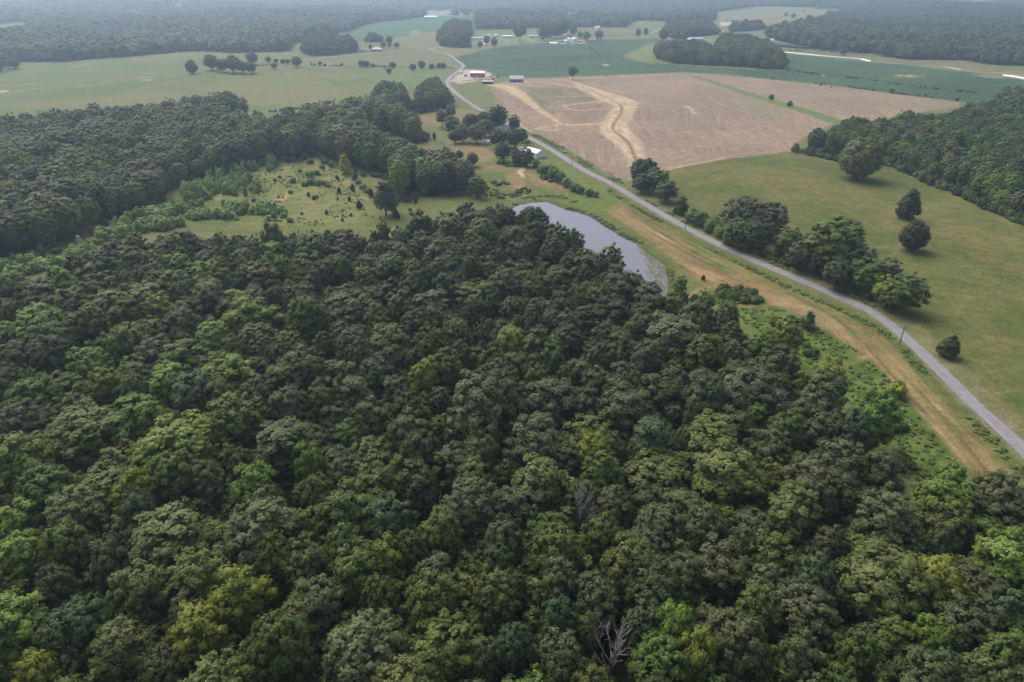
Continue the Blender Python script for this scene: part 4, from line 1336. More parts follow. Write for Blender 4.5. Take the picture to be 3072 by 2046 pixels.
sets = [scatter([(560, 610), (545, 570), (640, 530), (760, 492), (840, 480), (830, 500), (790, 530), (780, 560), (770, 590), (700, 588), (620, 600)], 250, (1.0, 2.2), (3.5, 7.5)),
        scatter([(240, 745), (330, 690), (430, 640), (520, 610), (560, 640), (620, 650), (520, 690), (420, 700), (300, 735)], 300, (1.0, 2.3), (2.5, 6.5)),
        scatter([(520, 625), (640, 612), (760, 620), (850, 625), (860, 650), (820, 665), (700, 660), (560, 655)], 200, (.9, 1.9), (2, 5)),
        scatter([(690, 360), (770, 352), (800, 372), (760, 392), (690, 385)], 120, (1.5, 2.6), (4, 8)),
        scatter([(900, 340), (1000, 318), (1100, 300), (1120, 320), (1010, 350), (900, 360)], 150, (1.5, 2.8), (3, 8)),
        scatter([(0, 800), (90, 780), (200, 765), (260, 740), (300, 760), (180, 800), (60, 830), (0, 840)], 150, (1, 2), (2, 5))]
p_ = np.concatenate([s[0] for s in sets]); r_ = np.concatenate([s[1] for s in sets]); h_ = np.concatenate([s[2] for s in sets])
mass('saplings', 'thicket of young pale green trees around the left clearing', 'saplings', 'sap', SAPL, p_, r_, h_, tints_for(pick(dict(mg=.4, lg=.3, br=.2, bg=.1), len(p_)), mul=1.9))

q1 = [edge_bushes(MAIN, 110, 6, (1.3, 2.8), (2.5, 6), (12, 45)), edge_bushes(LEFT, 300, 4, (1.4, 2.8), (2.5, 6)), edge_bushes(RIGHT, 240, 3, (1.4, 2.6), (2.5, 7), (13, 25)),
      scatter([(1130, 400), (1200, 410), (1240, 435), (1190, 430)], 30, (1, 2), (1, 3)),
      scatter([(1600, 500), (1700, 545), (1720, 575), (1640, 545), (1590, 520)], 40, (1.2, 2), (1.5, 3.5)),
      scatter([(1460, 482), (1500, 484), (1560, 490), (1585, 500), (1520, 500)], 50, (1, 2), (1, 3)),
      scatter([(2150, 870), (2215, 862), (2290, 895), (2270, 912), (2180, 915)], 60, (1, 1.9), (1.5, 3.5)),
      scatter([(2420, 1040), (2520, 1090), (2470, 1105), (2400, 1090)], 30, (.8, 1.6), (1, 2.5)),
      scatter([(2520, 1140), (2600, 1180), (2720, 1300), (2860, 1440), (2700, 1400), (2600, 1260)], 80, (.8, 1.8), (1, 3)),
      scatter([(1440, 560), (1500, 540), (1560, 560), (1600, 580), (1500, 600), (1430, 590)], 80, (.8, 1.5), (.8, 2)),
      scatter([(2060, 655), (2200, 735), (2400, 815), (2560, 880), (2640, 925), (2700, 950), (2720, 930), (2560, 850), (2400, 780), (2200, 700), (2080, 640)], 170, (1.2, 2.2), (1.5, 4)),
      scatter([(2220, 925), (2330, 935), (2420, 990), (2400, 1040), (2290, 960)], 70, (1, 2), (1.5, 4))]
p_ = np.concatenate([s[0] for s in q1]); r_ = np.concatenate([s[1] for s in q1]); h_ = np.concatenate([s[2] for s in q1])
k = sdf(p_[:, 0], p_[:, 1], POND) > 0
p_, r_, h_ = p_[k], r_[k], h_[k]
mass('undergrowth', 'tangled low brush along the edges of the woods', 'undergrowth', 'bush', BUSH, p_, r_, h_, tints_for(pick(dict(mg=.35, dg=.2, br=.15, ol=.15, bg=.15), len(p_))))

wp = []


def along(line, n, sp):
    q = line[rng.integers(0, len(line), n * 3)] + rng.normal(0, sp, (n * 3, 2))
    q = q[fbm(q[:, 0], q[:, 1], 14, 55) > .47]
    return q[:n]


wp.append(along(DITCH, 420, .9))
wp.append(along(RIM, 620, .9))
for poly in LUSH:
    a_ = np.array(poly)
    n = 2600
    x = rng.uniform(a_[:, 0].min(), a_[:, 0].max(), n); y = rng.uniform(a_[:, 1].min(), a_[:, 1].max(), n)
    k = sdf(x, y, poly) < -.5
    wp.append(np.stack([x[k], y[k]], 1)[:260])
wp.append(along(SL([(1590, 398), (1700, 458), (1800, 516), (1860, 548)]), 260, 2.2))
wp.append(along(SL([(1930, 600), (2016, 645), (2114, 697), (2232, 752), (2359, 806), (2497, 862), (2620, 920)]), 420, 1.0))
wp.append(along(SL([(1575, 595), (1620, 590), (1680, 590), (1720, 605)]), 160, 1.2))
wp = np.concatenate(wp)
wp = wp[sdf(wp[:, 0], wp[:, 1], POND) > -.3]
dr = np.full(len(wp), 1e9)
for k in range(0, len(ROAD) - 2, 2):
    dr = np.minimum(dr, seg_dist(wp[:, 0], wp[:, 1], ROAD[k], ROAD[k + 2]))
wp = wp[dr > 3.6]
for a_, b_ in ((P(2470, 1114), P(2610, 1064)), (P(2226, 917), P(2344, 908)), (P(2104, 866), P(2201, 846))):
    wp = wp[seg_dist(wp[:, 0], wp[:, 1], a_, b_) > 2.2]
ca = np.array(CLEAR)
x = rng.uniform(ca[:, 0].min(), ca[:, 0].max(), 6000); y = rng.uniform(ca[:, 1].min(), ca[:, 1].max(), 6000)
k = (sdf(x, y, CLEAR) < 0) & (fbm(x, y, 16, 91) > .5)
wp = np.concatenate([wp, np.stack([x[k], y[k]], 1)[:650]])
n = len(wp)
mass('weeds', 'rank weeds in the roadside ditch, round the pond rim and at the wood edge', 'weeds', 'weed', WEEDP, wp, rng.uniform(.35, .85, n), rng.uniform(.25, .75, n), tints_for(pick(dict(mg=.35, br=.25, ol=.35, lg=.05), n), .25, 1.2))

# hedge lines far away
hp = []
for ln, n_, s_ in (([(930, 197), (1180, 200), (1250, 206), (1365, 203)], 90, 2), ([(1765, 140), (1800, 165), (1830, 175)], 10, 1), ([(2360, 152), (2440, 150), (2530, 158), (2620, 164)], 120, 5), ([(2359, 209), (2480, 226), (2595, 238), (2726, 257), (2956, 281)], 60, 1),
                   ([(2450, 250), (2664, 277), (2875, 303)], 40, 2), ([(830, 335), (900, 322), (960, 312), (1040, 300)], 110, 5), ([(1395, 208), (1500, 236), (1450, 240)], 14, 3), ([(700, 205), (800, 196), (900, 190)], 60, 6)):
    hp.append(along(SL(ln), n_, s_))
hp = np.concatenate(hp)
n = len(hp)
mass('hedgerow', 'low scrubby hedge lines between the far fields', 'hedge', 'bush', BUSH, hp, rng.uniform(.6, 1.7, n), rng.uniform(.5, 2.2, n), tints_for(pick(dict(dg=.6, mg=.4), n)))

# ------------------------------------------------------------------ trees standing on their own
def row_trees(lst, where, frm, name, cat, group, protos, zfac=.55, hr=None, key=None):
    """lst: (px, py, r px, tint[, height factor]); one labelled tree each"""
    n = len(lst)
    if frm == 'in order':
        lst, frm = sorted(lst), 'from left'
    for j, it in enumerate(lst):
        px, py, rp, k = it[:4]
        if name == 'hedgerow_tree':
            px, py = px + 9, py - 7
        hf = it[4] if len(it) > 4 else 1.0
        q = P(px, py, 6)
        R = rp / ppm(q, 6)
        H = (hr or 2.2) * R * hf
        q = P(px, py, H * zfac)
        R = rp / ppm(q, H * zfac)
        H = (hr or 2.2) * R * hf
        pr = protos[random.randrange(len(protos))]
        pos = (ORD[j] + ' ' + frm) if n > 1 else ''
        lab = ('%s %s %s%s' % (TINT[k][0], cat, where, (', ' + pos) if pos else '')).strip()
        place(name, pr, q[0], q[1], R, H, k, lab, cat, group if n > 1 else None)


LOWD = [NEAR[1], NEAR[4], NEAR[0], NEAR[6], NEAR[5], NEAR[12]]
row_trees([(1932, 510, 42, 'dg', 1.0), (1972, 535, 38, 'mg', .95), (1925, 548, 30, 'dg', .9), (1998, 572, 34, 'bg', .85)], 'in the roadside clump below the stubble field', 'from the far end', 'roadside_tree', 'tree', 'roadside clump of trees', LOWD, hr=2.1)
row_trees(sorted([(2225, 655, 62, 'bn'), (2298, 665, 54, 'bn'), (2262, 712, 50, 'dg'), (2205, 705, 44, 'mg'), (2360, 738, 44, 'mg'), (2497, 740, 84, 'mg'), (2447, 783, 48, 'dg'), (2552, 795, 60, 'dg'),
           (2590, 836, 52, 'mg'), (2648, 838, 50, 'dg'), (2655, 885, 46, 'yg'), (2708, 888, 58, 'mg'), (2395, 775, 44, 'dg'), (2505, 830, 46, 'bg')]),
          'in the hedgerow right of the road', 'from left', 'hedgerow_tree', 'tree', 'hedgerow trees right of the road', LOWD, hr=2.05, zfac=.5)
row_trees([(2078, 645, 22, 'mg'), (2105, 655, 24, 'bg'), (2135, 672, 24, 'mg'), (2165, 690, 22, 'br'), (2185, 715, 18, 'mg')], 'beside the road, before the big hedgerow trees', 'from the far end', 'shrub', 'shrub', 'roadside shrubs', BUSH, hr=1.9)
row_trees([(2583, 470, 62, 'ol')], 'big and round, standing just out from the right wood', '', 'round_tree', 'tree', None, DENSE, hr=2.0, zfac=.5)
row_trees([(2729, 616, 29, 'bk', 1.25)], 'upper of the two on the open meadow', '', 'cedar_tree', 'cedar', None, CEDAR[:1], hr=2.6, zfac=.45)
row_trees([(2743, 713, 41, 'bk', .85)], 'lower and broader of the two on the open meadow', '', 'cedar_tree', 'cedar', None, DENSE[1:], hr=2.6, zfac=.45)
row_trees([(2849, 1042, 29, 'dg', .95)], 'alone on the grass close to the road bend', '', 'cedar_tree', 'cedar', None, CEDAR[1:2], hr=2.6, zfac=.45)
row_trees([(2046, 618, 17, 'dg', 1.2)], 'tall and narrow beside the road by the utility pole', '', 'cedar_tree', 'cedar', None, CEDAR[2:], hr=3.0, zfac=.45)
row_trees([(2026, 632, 7, 'dg')], 'tiny one left of the tall narrow roadside cedar', '', 'cedar_tree', 'cedar', None, CEDAR[2:], hr=3.0, zfac=.45)
row_trees([(2110, 833, 6, 'dg')], 'tiny and alone on the mown strip by the pond', '', 'cedar_tree', 'cedar', None, CEDAR[:1], hr=3.0, zfac=.45)
row_trees([(2693, 1169, 27, 'yg')], 'bright round one beside the mown strip', '', 'shrub', 'shrub', None, BUSH[:1], hr=1.9, zfac=.45)
row_trees([(2425, 962, 20, 'bg', 1.1)], 'dark pointed one on the green patch beside the mown strip', '', 'small_tree', 'tree', None, SAPL[:1], hr=2.6, zfac=.45)
row_trees([(1154, 590, 33, 'gg', 1.05)], 'tall feathery one on the near corner of the left wood', '', 'tall_tree', 'tree', None, [NEAR[10]], hr=3.2, zfac=.5)
row_trees([(1177, 612, 16, 'mg', 1.0)], 'small pointed one in front of the tall feathery tree', '', 'small_tree', 'tree', None, SAPL[1:2], hr=3.6, zfac=.5)
row_trees([(1035, 492, 18, 'yg', 1.0)], 'bright pointed one at the edge of the clearing', '', 'small_tree', 'tree', None, SAPL[:1], hr=3.2, zfac=.5)
row_trees([(1430, 560, 28, 'ol', 1.0)], 'drooping yellowish one at the wood corner near the pond', '', 'willow_tree', 'tree', None, [NEAR[8]], hr=2.4, zfac=.5)
row_trees([(1325, 350, 20, 'ol', 1.0), (1352, 336, 16, 'ol', 1.0)], 'with a visible trunk on the pale grass near the road', 'from left', 'open_tree', 'tree', 'open-grown trees on the pale grass', OPEN, hr=2.7, zfac=.6)
row_trees([(1358, 372, 26, 'mg'), (1385, 395, 28, 'ol'), (1412, 362, 24, 'dg'), (1430, 398, 28, 'ol'), (1458, 380, 26, 'gg'), (1450, 352, 20, 'mg'), (1365, 408, 20, 'dg')], 'in the grove left of the hidden house', 'in order', 'grove_tree', 'tree', 'grove left of the hidden house', LOWD, hr=2.0)
row_trees([(1494, 347, 29, 'dg', 1.2), (1543, 368, 18, 'dg', 1.2), (1494, 412, 27, 'dg'), (1543, 410, 27, 'dg'), (1508, 452, 27, 'dg'), (1552, 470, 18, 'dg', 1.2), (1582, 470, 22, 'gg', 1.1), (1568, 405, 18, 'dg')], 'around the hidden house and white garage', 'in order', 'yard_tree', 'tree', 'trees around the hidden house', LOWD, hr=2.15)
row_trees([(1378, 464, 12, 'dg'), (1418, 477, 18, 'dg')], 'by itself below the bare brown patch', 'from left', 'small_tree', 'tree', 'small trees below the bare patch', LOWD, hr=2.2)
row_trees([(1607, 490, 12, 'mg'), (1636, 508, 18, 'dg'), (1660, 516, 20, 'mg'), (1684, 530, 18, 'dg'), (1700, 545, 15, 'lg'), (1724, 560, 14, 'mg'), (1740, 568, 12, 'dg'), (1768, 576, 12, 'mg'), (1788, 582, 9, 'mg')],
          'in the hedge running down from the white garage', 'from left', 'shrub', 'shrub', 'hedge below the white garage', BUSH, hr=1.9)
row_trees([(1584, 428, 7, 'mg')], 'small one at the driveway by the road', '', 'small_tree', 'tree', None, OPEN[:1], hr=2.4)
row_trees([(574, 200, 18, 'dg', 1.0)], 'alone by the track on the left pasture', '', 'lone_tree', 'tree', None, DENSE[:1], hr=2.1, zfac=.5)
row_trees([(632, 186, 22, 'dg'), (662, 196, 18, 'dg'), (696, 192, 24, 'dg'), (725, 200, 18, 'dg'), (756, 174, 18, 'dg'), (752, 202, 17, 'dg'), (804, 179, 9, 'dg'), (822, 198, 9, 'mg'), (828, 183, 7, 'dg'), (848, 185, 8, 'dg'), (862, 185, 8, 'dg'), (889, 185, 15, 'dg')],
          'in the clump across the left pasture', 'from left', 'pasture_tree', 'tree', 'clump of trees on the left pasture', LOWD, hr=2.0, zfac=.5)
row_trees([(-5, 190, 22, 'dg'), (20, 183, 20, 'dg'), (42, 190, 16, 'dg')], 'at the left edge below the far forest', 'from left', 'pasture_tree', 'tree', 'trees at the far left edge', LOWD, hr=2.0, zfac=.5)
row_trees([(934, 192, 3.5, 'dg'), (943, 194, 3, 'dg'), (960, 190, 6, 'dg'), (975, 195, 4, 'dg'), (1025, 194, 5, 'dg'), (1084, 191, 10, 'dg'), (1100, 192, 9, 'dg'), (1118, 197, 6, 'dg'), (1153, 203, 4, 'dg'), (1178, 196, 10, 'dg'), (1167, 214, 8, 'dg', 1.3), (1238, 202, 11, 'dg'),
           (1265, 195, 11, 'dg', 1.2), (1295, 199, 8, 'dg'), (1317, 198, 9, 'dg'), (1330, 198, 9, 'dg')],
          'along the fence line left of the red barn', 'from left', 'fence_line_tree', 'tree', 'trees along the fence line', LOWD, hr=2.0, zfac=.5)
row_trees([(1167, 120, 11, 'dg'), (1150, 134, 9, 'mg'), (1168, 133, 7, 'dg'), (1190, 136, 8, 'dg'), (1111, 141, 5, 'dg', 1.8)], 'in the yard of the white hip-roofed farmhouse', 'in order', 'yard_tree', 'tree', 'farmhouse yard trees', LOWD, hr=2.0, zfac=.5)
row_trees([(1440, 134, 8, 'dg'), (1460, 120, 9, 'dg', 1.3), (1483, 127, 11, 'dg'), (1410, 138, 6, 'mg')], 'in front of the long white farmhouses', 'from left', 'yard_tree', 'tree', 'trees before the white farmhouses', LOWD, hr=2.2, zfac=.5)
row_trees([(1560, 88, 21, 'dg', 1.0)], 'tallest, standing between the two white farmhouses', '', 'tall_tree', 'tree', None, OPEN, hr=2.5, zfac=.6)
row_trees([(1632, 98, 20, 'dg'), (1654, 92, 18, 'dg'), (1672, 90, 20, 'dg'), (1690, 80, 20, 'dg'), (1719, 92, 12, 'dg'), (1741, 105, 9, 'dg'), (1760, 108, 12, 'dg'), (1797, 105, 13, 'dg')],
          'around the grain bins', 'from left', 'farm_tree', 'tree', 'trees around the grain bins', LOWD, hr=2.1, zfac=.5)
row_trees([(1916, 98, 9, 'dg', 1.1), (1938, 95, 8, 'dg', 1.2), (1991, 105, 14, 'dg', 1.1), (2018, 108, 9, 'dg')], 'by the lane beyond the crop field', 'from left', 'lane_tree', 'tree', 'trees by the far lane', LOWD, hr=2.2, zfac=.5)
row_trees([(1719, 214, 14, 'dg')], 'alone with visible trunk at the top of the stubble field', '', 'lone_tree', 'tree', None, OPEN[:1], hr=2.7, zfac=.6)
row_trees([(2315, 291, 7.5, 'dg'), (2370, 311, 7.5, 'dg')], 'on the green strip across the stubble', 'from left', 'shrub', 'shrub', 'shrubs on the green strip', BUSH, hr=2.2, zfac=.5)
row_trees([(2320, 236, 3, 'dg'), (2462, 252, 4, 'dg'), (2495, 261, 2.5, 'dg'), (2677, 272, 8, 'dg'), (2700, 280, 3, 'dg'), (2777, 286, 4, 'dg'), (2872, 297, 6, 'dg')], 'along the crop field boundary', 'from left', 'shrub', 'shrub', 'shrubs along the crop field boundary', BUSH, hr=1.8, zfac=.5)
row_trees([(2359, 43, 6, 'dg'), (2380, 48, 7, 'dg'), (2410, 31, 3, 'dg')], 'on the far hill pasture', 'from left', 'hill_tree', 'tree', 'trees on the far hill pasture', LOWD, hr=1.9, zfac=.5)
row_trees([(2331, 163, 9, 'yg')], 'at the right end of the dark grove', '', 'small_tree', 'tree', None, LOWD, hr=1.8, zfac=.5)
row_trees([(2530, 155, 11, 'mg')], 'on the bank behind the white bale row', '', 'small_tree', 'tree', None, LOWD, hr=1.8, zfac=.5)
row_trees([(1397, 227, 4, 'bk')], 'on the gravel yard left of the red barn', '', 'shrub', 'shrub', None, BUSH[:1], hr=1.7, zfac=.5)
row_trees([(1480, 236, 3, 'dg'), (1472, 231, 2.5, 'dg')], 'at the gravel yard corner right of the red barn', 'from right', 'shrub', 'shrub', 'shrubs behind the dark shed', BUSH[:1], hr=1.7, zfac=.5)
# little cedars dotted over the clearing
CED = [(955, 519, 5), (1010, 530, 4), (1015, 536, 4), (1017, 570, 6), (925, 582, 5), (941, 592, 5), (950, 589, 4), (1013, 595, 3), (1048, 596, 5), (1077, 613, 8), (979, 636, 5), (1053, 644, 4), (1027, 658, 4),
       (1065, 528, 8), (1112, 577, 8), (1058, 562, 7), (1246, 603, 5), (835, 590, 3), (1188, 640, 9), (1195, 648, 5), (825, 540, 4), (955, 520, 3)]
CED.sort()
row_trees([(x, y, r, 'bk', random.uniform(.9, 1.25)) for x, y, r in CED], 'dotted on the left clearing', 'from left', 'cedar_tree', 'cedar', 'small cedars on the clearing', CEDAR, hr=2.9, zfac=.5)
SHR = [(930, 522, 14), (945, 518, 10), (878, 541, 11), (900, 512, 7), (838, 530, 6), (915, 552, 10), (935, 545, 13), (955, 548, 12), (975, 548, 9), (985, 556, 8), (870, 575, 8), (760, 600, 8), (800, 612, 7), (820, 640, 9), (1075, 545, 10), (1088, 560, 11), (1100, 572, 9),
       (1130, 605, 8), (1235, 640, 7), (930, 485, 10), (965, 500, 9), (870, 660, 9), (1230, 628, 6), (905, 640, 5)]
SHR.sort()
row_trees([(x, y, r, random.choice(['mg', 'bg', 'gg']), 1) for x, y, r in SHR], 'on the left clearing', 'from left', 'shrub', 'shrub', 'shrubs on the clearing', BUSH, hr=1.4, zfac=.45)


# ------------------------------------------------------------------ bare dead trees
def dead_tree(px, py, h, spread, label, seed, zc=12, n=7):
    r = random.Random(seed)
    q = P(px, py, zc)
    root = bpy.data.objects.new('dead_tree', None)
    COL.objects.link(root)
    root.location = q
    root.rotation_euler = (0, 0, r.uniform(0, 6))
    tag(root, label, 'dead tree')
    mb = MB()
    top = Vector((r.uniform(-.6, .6), r.uniform(-.6, .6), h * .62))
    mb.tube([(0, 0, -.5), (.1, .05, h * .3), top * .8, top], [.28, .22, .15, .10], 7)
    mb.build('trunk', DEADBARK, root, True)
    mb = MB()

    def br(p, d, L, rad, lev):
        pts, rads = [p], [rad]
        for k in range(4):
            d = (d + Vector((r.uniform(-.25, .25), r.uniform(-.25, .25), r.uniform(-.05, .25)))).normalized()
            p = p + d * L / 4
            pts.append(p)
            rads.append(max(rad * (1 - (k + 1) / 4.6), .025))
            if lev < 2 and (k > 0 or lev > 0):
                for _ in range(2 if lev < 1 else 1):
                    e = (d + Vector((r.uniform(-1, 1), r.uniform(-1, 1), r.uniform(-.3, .6))) * .9).normalized()
                    br(p, e, L * r.uniform(.35, .6), rads[-1] * .65, lev + 1)
        mb.tube(pts, rads, 4)
    for k in range(n):
        a = k * 2 * PI / n + r.uniform(-.3, .3)
        t = r.uniform(.35, 1)
        br(top * t, Vector((math.cos(a) * spread, math.sin(a) * spread, 1)).normalized(), h * .34, .09, 0)
    mb.build('branches', DEADBARK, root)


dead_tree(1835, 1930, 17, .55, 'bare grey dead tree in the dark gap near the bottom edge', 3, 13, 8)
dead_tree(1372, 1515, 18, .6, 'bare dead tree between green crowns left of centre in the front wood', 5, 15, 8)
dead_tree(2358, 1195, 18, .6, 'pale dead snag in the front wood near the mown strip', 8, 15, 5)
dead_tree(1270, 830, 18, .35, 'thin pale dead stem in the upper middle of the front wood', 11, 15, 4)
dead_tree(1745, 1500, 18, .5, 'twiggy grey dead crown in the lower middle of the front wood', 13, 14, 7)

# ------------------------------------------------------------------ buildings
RED = simple_mat('red_siding', (.56, .016, .040), .6, .12, .8)
WHITEP = simple_mat('white_siding', (.78, .78, .77), .6, .06, .8)
WROOF = simple_mat('white_metal_roof', (.80, .81, .82), .4, .06, .5)
GROOF = simple_mat('grey_metal_roof', (.40, .39, .44), .5, .25, .35)
LROOF = simple_mat('pale_grey_roof', (.52, .50, .52), .7, .15, .5)
OROOF = simple_mat('orange_roof', (.62, .30, .17), .7, .12, .4)
OLDW = simple_mat('weathered_boards', (.20, .18, .18), .9, .3, 1, stretch=(3, 3, .3))
DARKW = simple_mat('dark_boards', (.055, .05, .07), .9, .3, 1)
BRICK = simple_mat('brick', (.33, .20, .16), .9, .2, 1)
DARK = simple_mat('dark_opening', (.02, .02, .022), .6, .1)
GLASS = simple_mat('window_glass', (.05, .06, .07), .15, .1, spec=.6)
TRIM = simple_mat('white_trim', (.80, .80, .80), .5, .05)
STEEL = simple_mat('galvanised_steel', (.76, .77, .78), .45, .06, .6)
WOODP = simple_mat('pole_wood', (.13, .10, .08), .9, .25, 2)
PLAST = simple_mat('white_wrap', (.82, .82, .82), .35, .04, .3)
OLDPL = simple_mat('weathered_wrap', (.42, .37, .33), .8, .2, .4)
TYRE = simple_mat('tyre_rubber', (.02, .02, .02), .8, .1)
CARW = simple_mat('white_paint', (.75, .75, .76), .25, .03)


def building(name, px, py, w, dp, h, rh, rot, wall, roof, label, cat='building', hip=False, openings=(), windows=(), oh=.4, trim=False, ridge='x', ribs=True, open_front=False):
    """origin: centre of the front wall's foot. front faces the camera side (-Y local). ridge along x or y"""
    q = P(px, py)
    root = bpy.data.objects.new(name, None)
    COL.objects.link(root)
    root.location = (q[0], q[1], q[2])
    root.rotation_euler = (0, 0, math.radians(rot))
    tag(root, label, cat)
    hw = w / 2
    mb = MB()
    zb = -1.0
    if open_front:
        mb.box(-hw, hw, dp - .2, dp, zb, h)
        mb.box(-hw, -hw + .2, 0, dp - .203, zb, h)
        mb.box(hw - .2, hw, 0, dp - .203, zb, h)
        for k in range(1, 4):
            x = -hw + w * k / 4
            mb.box(x - .1, x + .1, 0, .2, zb, h)
    else:
        bm = mb.bm
        if hip:
            mb.box(-hw, hw, 0, dp, zb, h)
        elif ridge == 'x':
            pr = [(0, zb), (dp, zb), (dp, h), (dp / 2, h + rh), (0, h)]
            a = [bm.verts.new((-hw, y, z)) for y, z in pr]
            b = [bm.verts.new((hw, y, z)) for y, z in pr]
            bm.faces.new(a); bm.faces.new(b[::-1])
            for k in range(5):
                bm.faces.new((a[k], b[k], b[(k + 1) % 5], a[(k + 1) % 5]))
        else:
            pr = [(-hw, zb), (hw, zb), (hw, h), (0, h + rh), (-hw, h)]
            a = [bm.verts.new((x, 0, z)) for x, z in pr]
            b = [bm.verts.new((x, dp, z)) for x, z in pr]
            bm.faces.new(a); bm.faces.new(b[::-1])
            for k in range(5):
                bm.faces.new((a[k], b[k], b[(k + 1) % 5], a[(k + 1) % 5]))
    mb.build('wall', wall, root)
    mb = MB()
    th = .14
    if hip:
        z0, z1 = h + .02, h + rh
        i = min(w, dp) / 2
        x0, x1, y0, y1 = -hw - oh, hw + oh, -oh, dp + oh
        if w >= dp:
            r0, r1 = (-hw + i, dp / 2, z1), (hw - i, dp / 2, z1)
        else:
            r0, r1 = (0, i, z1), (0, dp - i, z1)
        c = [(x0, y0, z0), (x1, y0, z0), (x1, y1, z0), (x0, y1, z0)]
        mb.poly([c[0], c[1], r1, r0] if w >= dp else [c[0], c[1], r0])
        mb.poly([c[2], c[3], r0, r1] if w >= dp else [c[2], c[3], r1])
        mb.poly([c[1], c[2], r1] if w >= dp else [c[1], c[2], r1, r0])
        mb.poly([c[3], c[0], r0] if w >= dp else [c[3], c[0], r0, r1])
        mb.poly(c[::-1])
    else:
        half = (dp if ridge == 'x' else w) / 2
        sl_ = math.atan2(rh, half)
        L = half / math.cos(sl_) + oh
        for s in (-1, 1):
            def pt(u, t, v):
                # u along ridge, t down slope, v thickness
                a_ = half - t * math.cos(sl_)
                c_ = half - (half - a_)
                off = t * math.cos(sl_) * s
                z = h + rh - t * math.sin(sl_) + v + .03
                if ridge == 'x':
                    return (u, dp / 2 + off, z)
                return (off, u, z)
            u0, u1 = (-hw - oh, hw + oh) if ridge == 'x' else (-oh, dp + oh)
            vs = [mb.bm.verts.new(pt(u, t, v)) for v in (0, th) for u, t in ((u0, .0), (u1, .0), (u1, L), (u0, L))]
            for f in ((0, 1, 2, 3), (4, 5, 6, 7), (0, 1, 5, 4), (1, 2, 6, 5), (2, 3, 7, 6), (3, 0, 4, 7)):
                mb.bm.faces.new([vs[i] for i in f])
            if ribs:
                nrib = int((u1 - u0) / 1.0)
                for k in range(nrib + 1):
                    u = u0 + .05 + (u1 - u0 - .1) * k / max(nrib, 1)
                    vs = [mb.bm.verts.new(pt(uu, t, v)) for v in (th - .02, th + .06) for uu, t in ((u - .04, .03), (u + .04, .03), (u + .04, L - .01), (u - .04, L - .01))]
                    for f in ((0, 1, 2, 3), (4, 5, 6, 7), (0, 1, 5, 4), (1, 2, 6, 5), (2, 3, 7, 6), (3, 0, 4, 7)):
                        mb.bm.faces.new([vs[i] for i in f])
    mb.build('roof', roof, root)
    for (x, dw, dh, m) in openings:
        f = MB().box(x - dw / 2, x + dw / 2, -.06, .04, -.2, dh).build('door', m, root)
        t = MB()
        t.box(x - dw / 2 - .12, x - dw / 2, -.09, .05, -.2, dh + .12).box(x + dw / 2, x + dw / 2 + .12, -.09, .05, -.2, dh + .12).box(x - dw / 2, x + dw / 2, -.09, .05, dh, dh + .12)
        t.build('frame', TRIM, f)
    for (x, z, ww, wh) in windows:
        f = MB().box(x - ww / 2, x + ww / 2, -.07, .03, z, z + wh).build('window', TRIM, root)
        MB().box(x - ww / 2 + .1, x + ww / 2 - .1, -.09, -.065, z + .1, z + wh - .1).build('pane', GLASS, f)
    if trim:
        t = MB()
        for x in (-hw, hw):
            t.box(x - .12, x + .12, -.07, .12, zb, h)
        t.box(-hw + .121, hw - .121, -.07, .05, h - .25, h)
        t.build('trim', TRIM, root)
    return root


def roty(px):
    """rotation that makes a front face the camera square-on at this picture column"""
    return 0


building('red_barn', 1432, 232, 20.5, 11, 5.8, 2.2, -3, RED, WROOF, 'red barn with white metal roof on the pale gravel yard', 'barn', openings=((-1.0, 1.2, 2.2, WHITEP), (5.0, 3.2, 3.4, RED)), windows=((-7, 1.5, 1.1, 1.1),), trim=True)
building('old_barn', 1549, 247, 18, 12, 4.2, 3.6, -2, OLDW, GROOF, 'weathered grey barn with rusty metal roof at the corner of the stubble field', 'barn', openings=((-3, 2.6, 3.0, DARK), (4, 2.2, 2.6, DARK)), oh=.6)
building('open_shed', 1462, 252, 14, 6.5, 3.0, 1.0, -2, DARKW, LROOF, 'low dark open-fronted shed below the red barn', 'shed', open_front=True)
building('white_garage', 1623, 473, 9.4, 15, 3.6, 2.0, 38, WHITEP, WROOF, 'white metal garage with gable roof beside the road', 'garage', ridge='y', openings=((-1.6, 3.6, 2.9, TRIM), (2.9, 1.0, 2.1, TRIM)), oh=.25)
building('garden_shed', 1562, 454, 4.2, 3.2, 2.4, .7, 10, WHITEP, GROOF, 'small pale blue-grey shed between trees behind the white garage', 'shed', openings=((0, 1.4, 1.9, TRIM),), oh=.2)
building('camper_house', 1470, 433, 7.0, 5, 2.2, .9, 15, WHITEP, WROOF, 'low white-roofed hut half hidden under the yard trees', 'hut', oh=.3, windows=((-1.5, .9, 1, .9), (1.5, .9, 1, .9)))
building('hidden_house', 1523, 396, 13, 9, 3.0, 2.2, 32, WHITEP, LROOF, 'pale house mostly hidden by the trees beside the road', 'house', windows=((-4, 1, 1.3, 1.3), (0, 1, 1.3, 1.3), (4, 1, 1.3, 1.3)))
building('white_garage', 1086, 156, 12, 14, 4.6, 2.2, 6, WHITEP, LROOF, 'white farm garage with dark doorway beside the left lane', 'garage', ridge='y', openings=((-2.5, 2.8, 3, DARK), (3, 2.8, 3, BRICK)))
building('farmhouse', 1128, 154, 19, 14, 3.4, 3.6, 2, BRICK, LROOF, 'farmhouse with pale hip roof beside the left lane', 'house', hip=True, oh=.8, windows=((-6, 1, 1.6, 1.4), (-2, 1, 1.6, 1.4), (3, 1, 1.6, 1.4), (7, 1, 1.6, 1.4)))
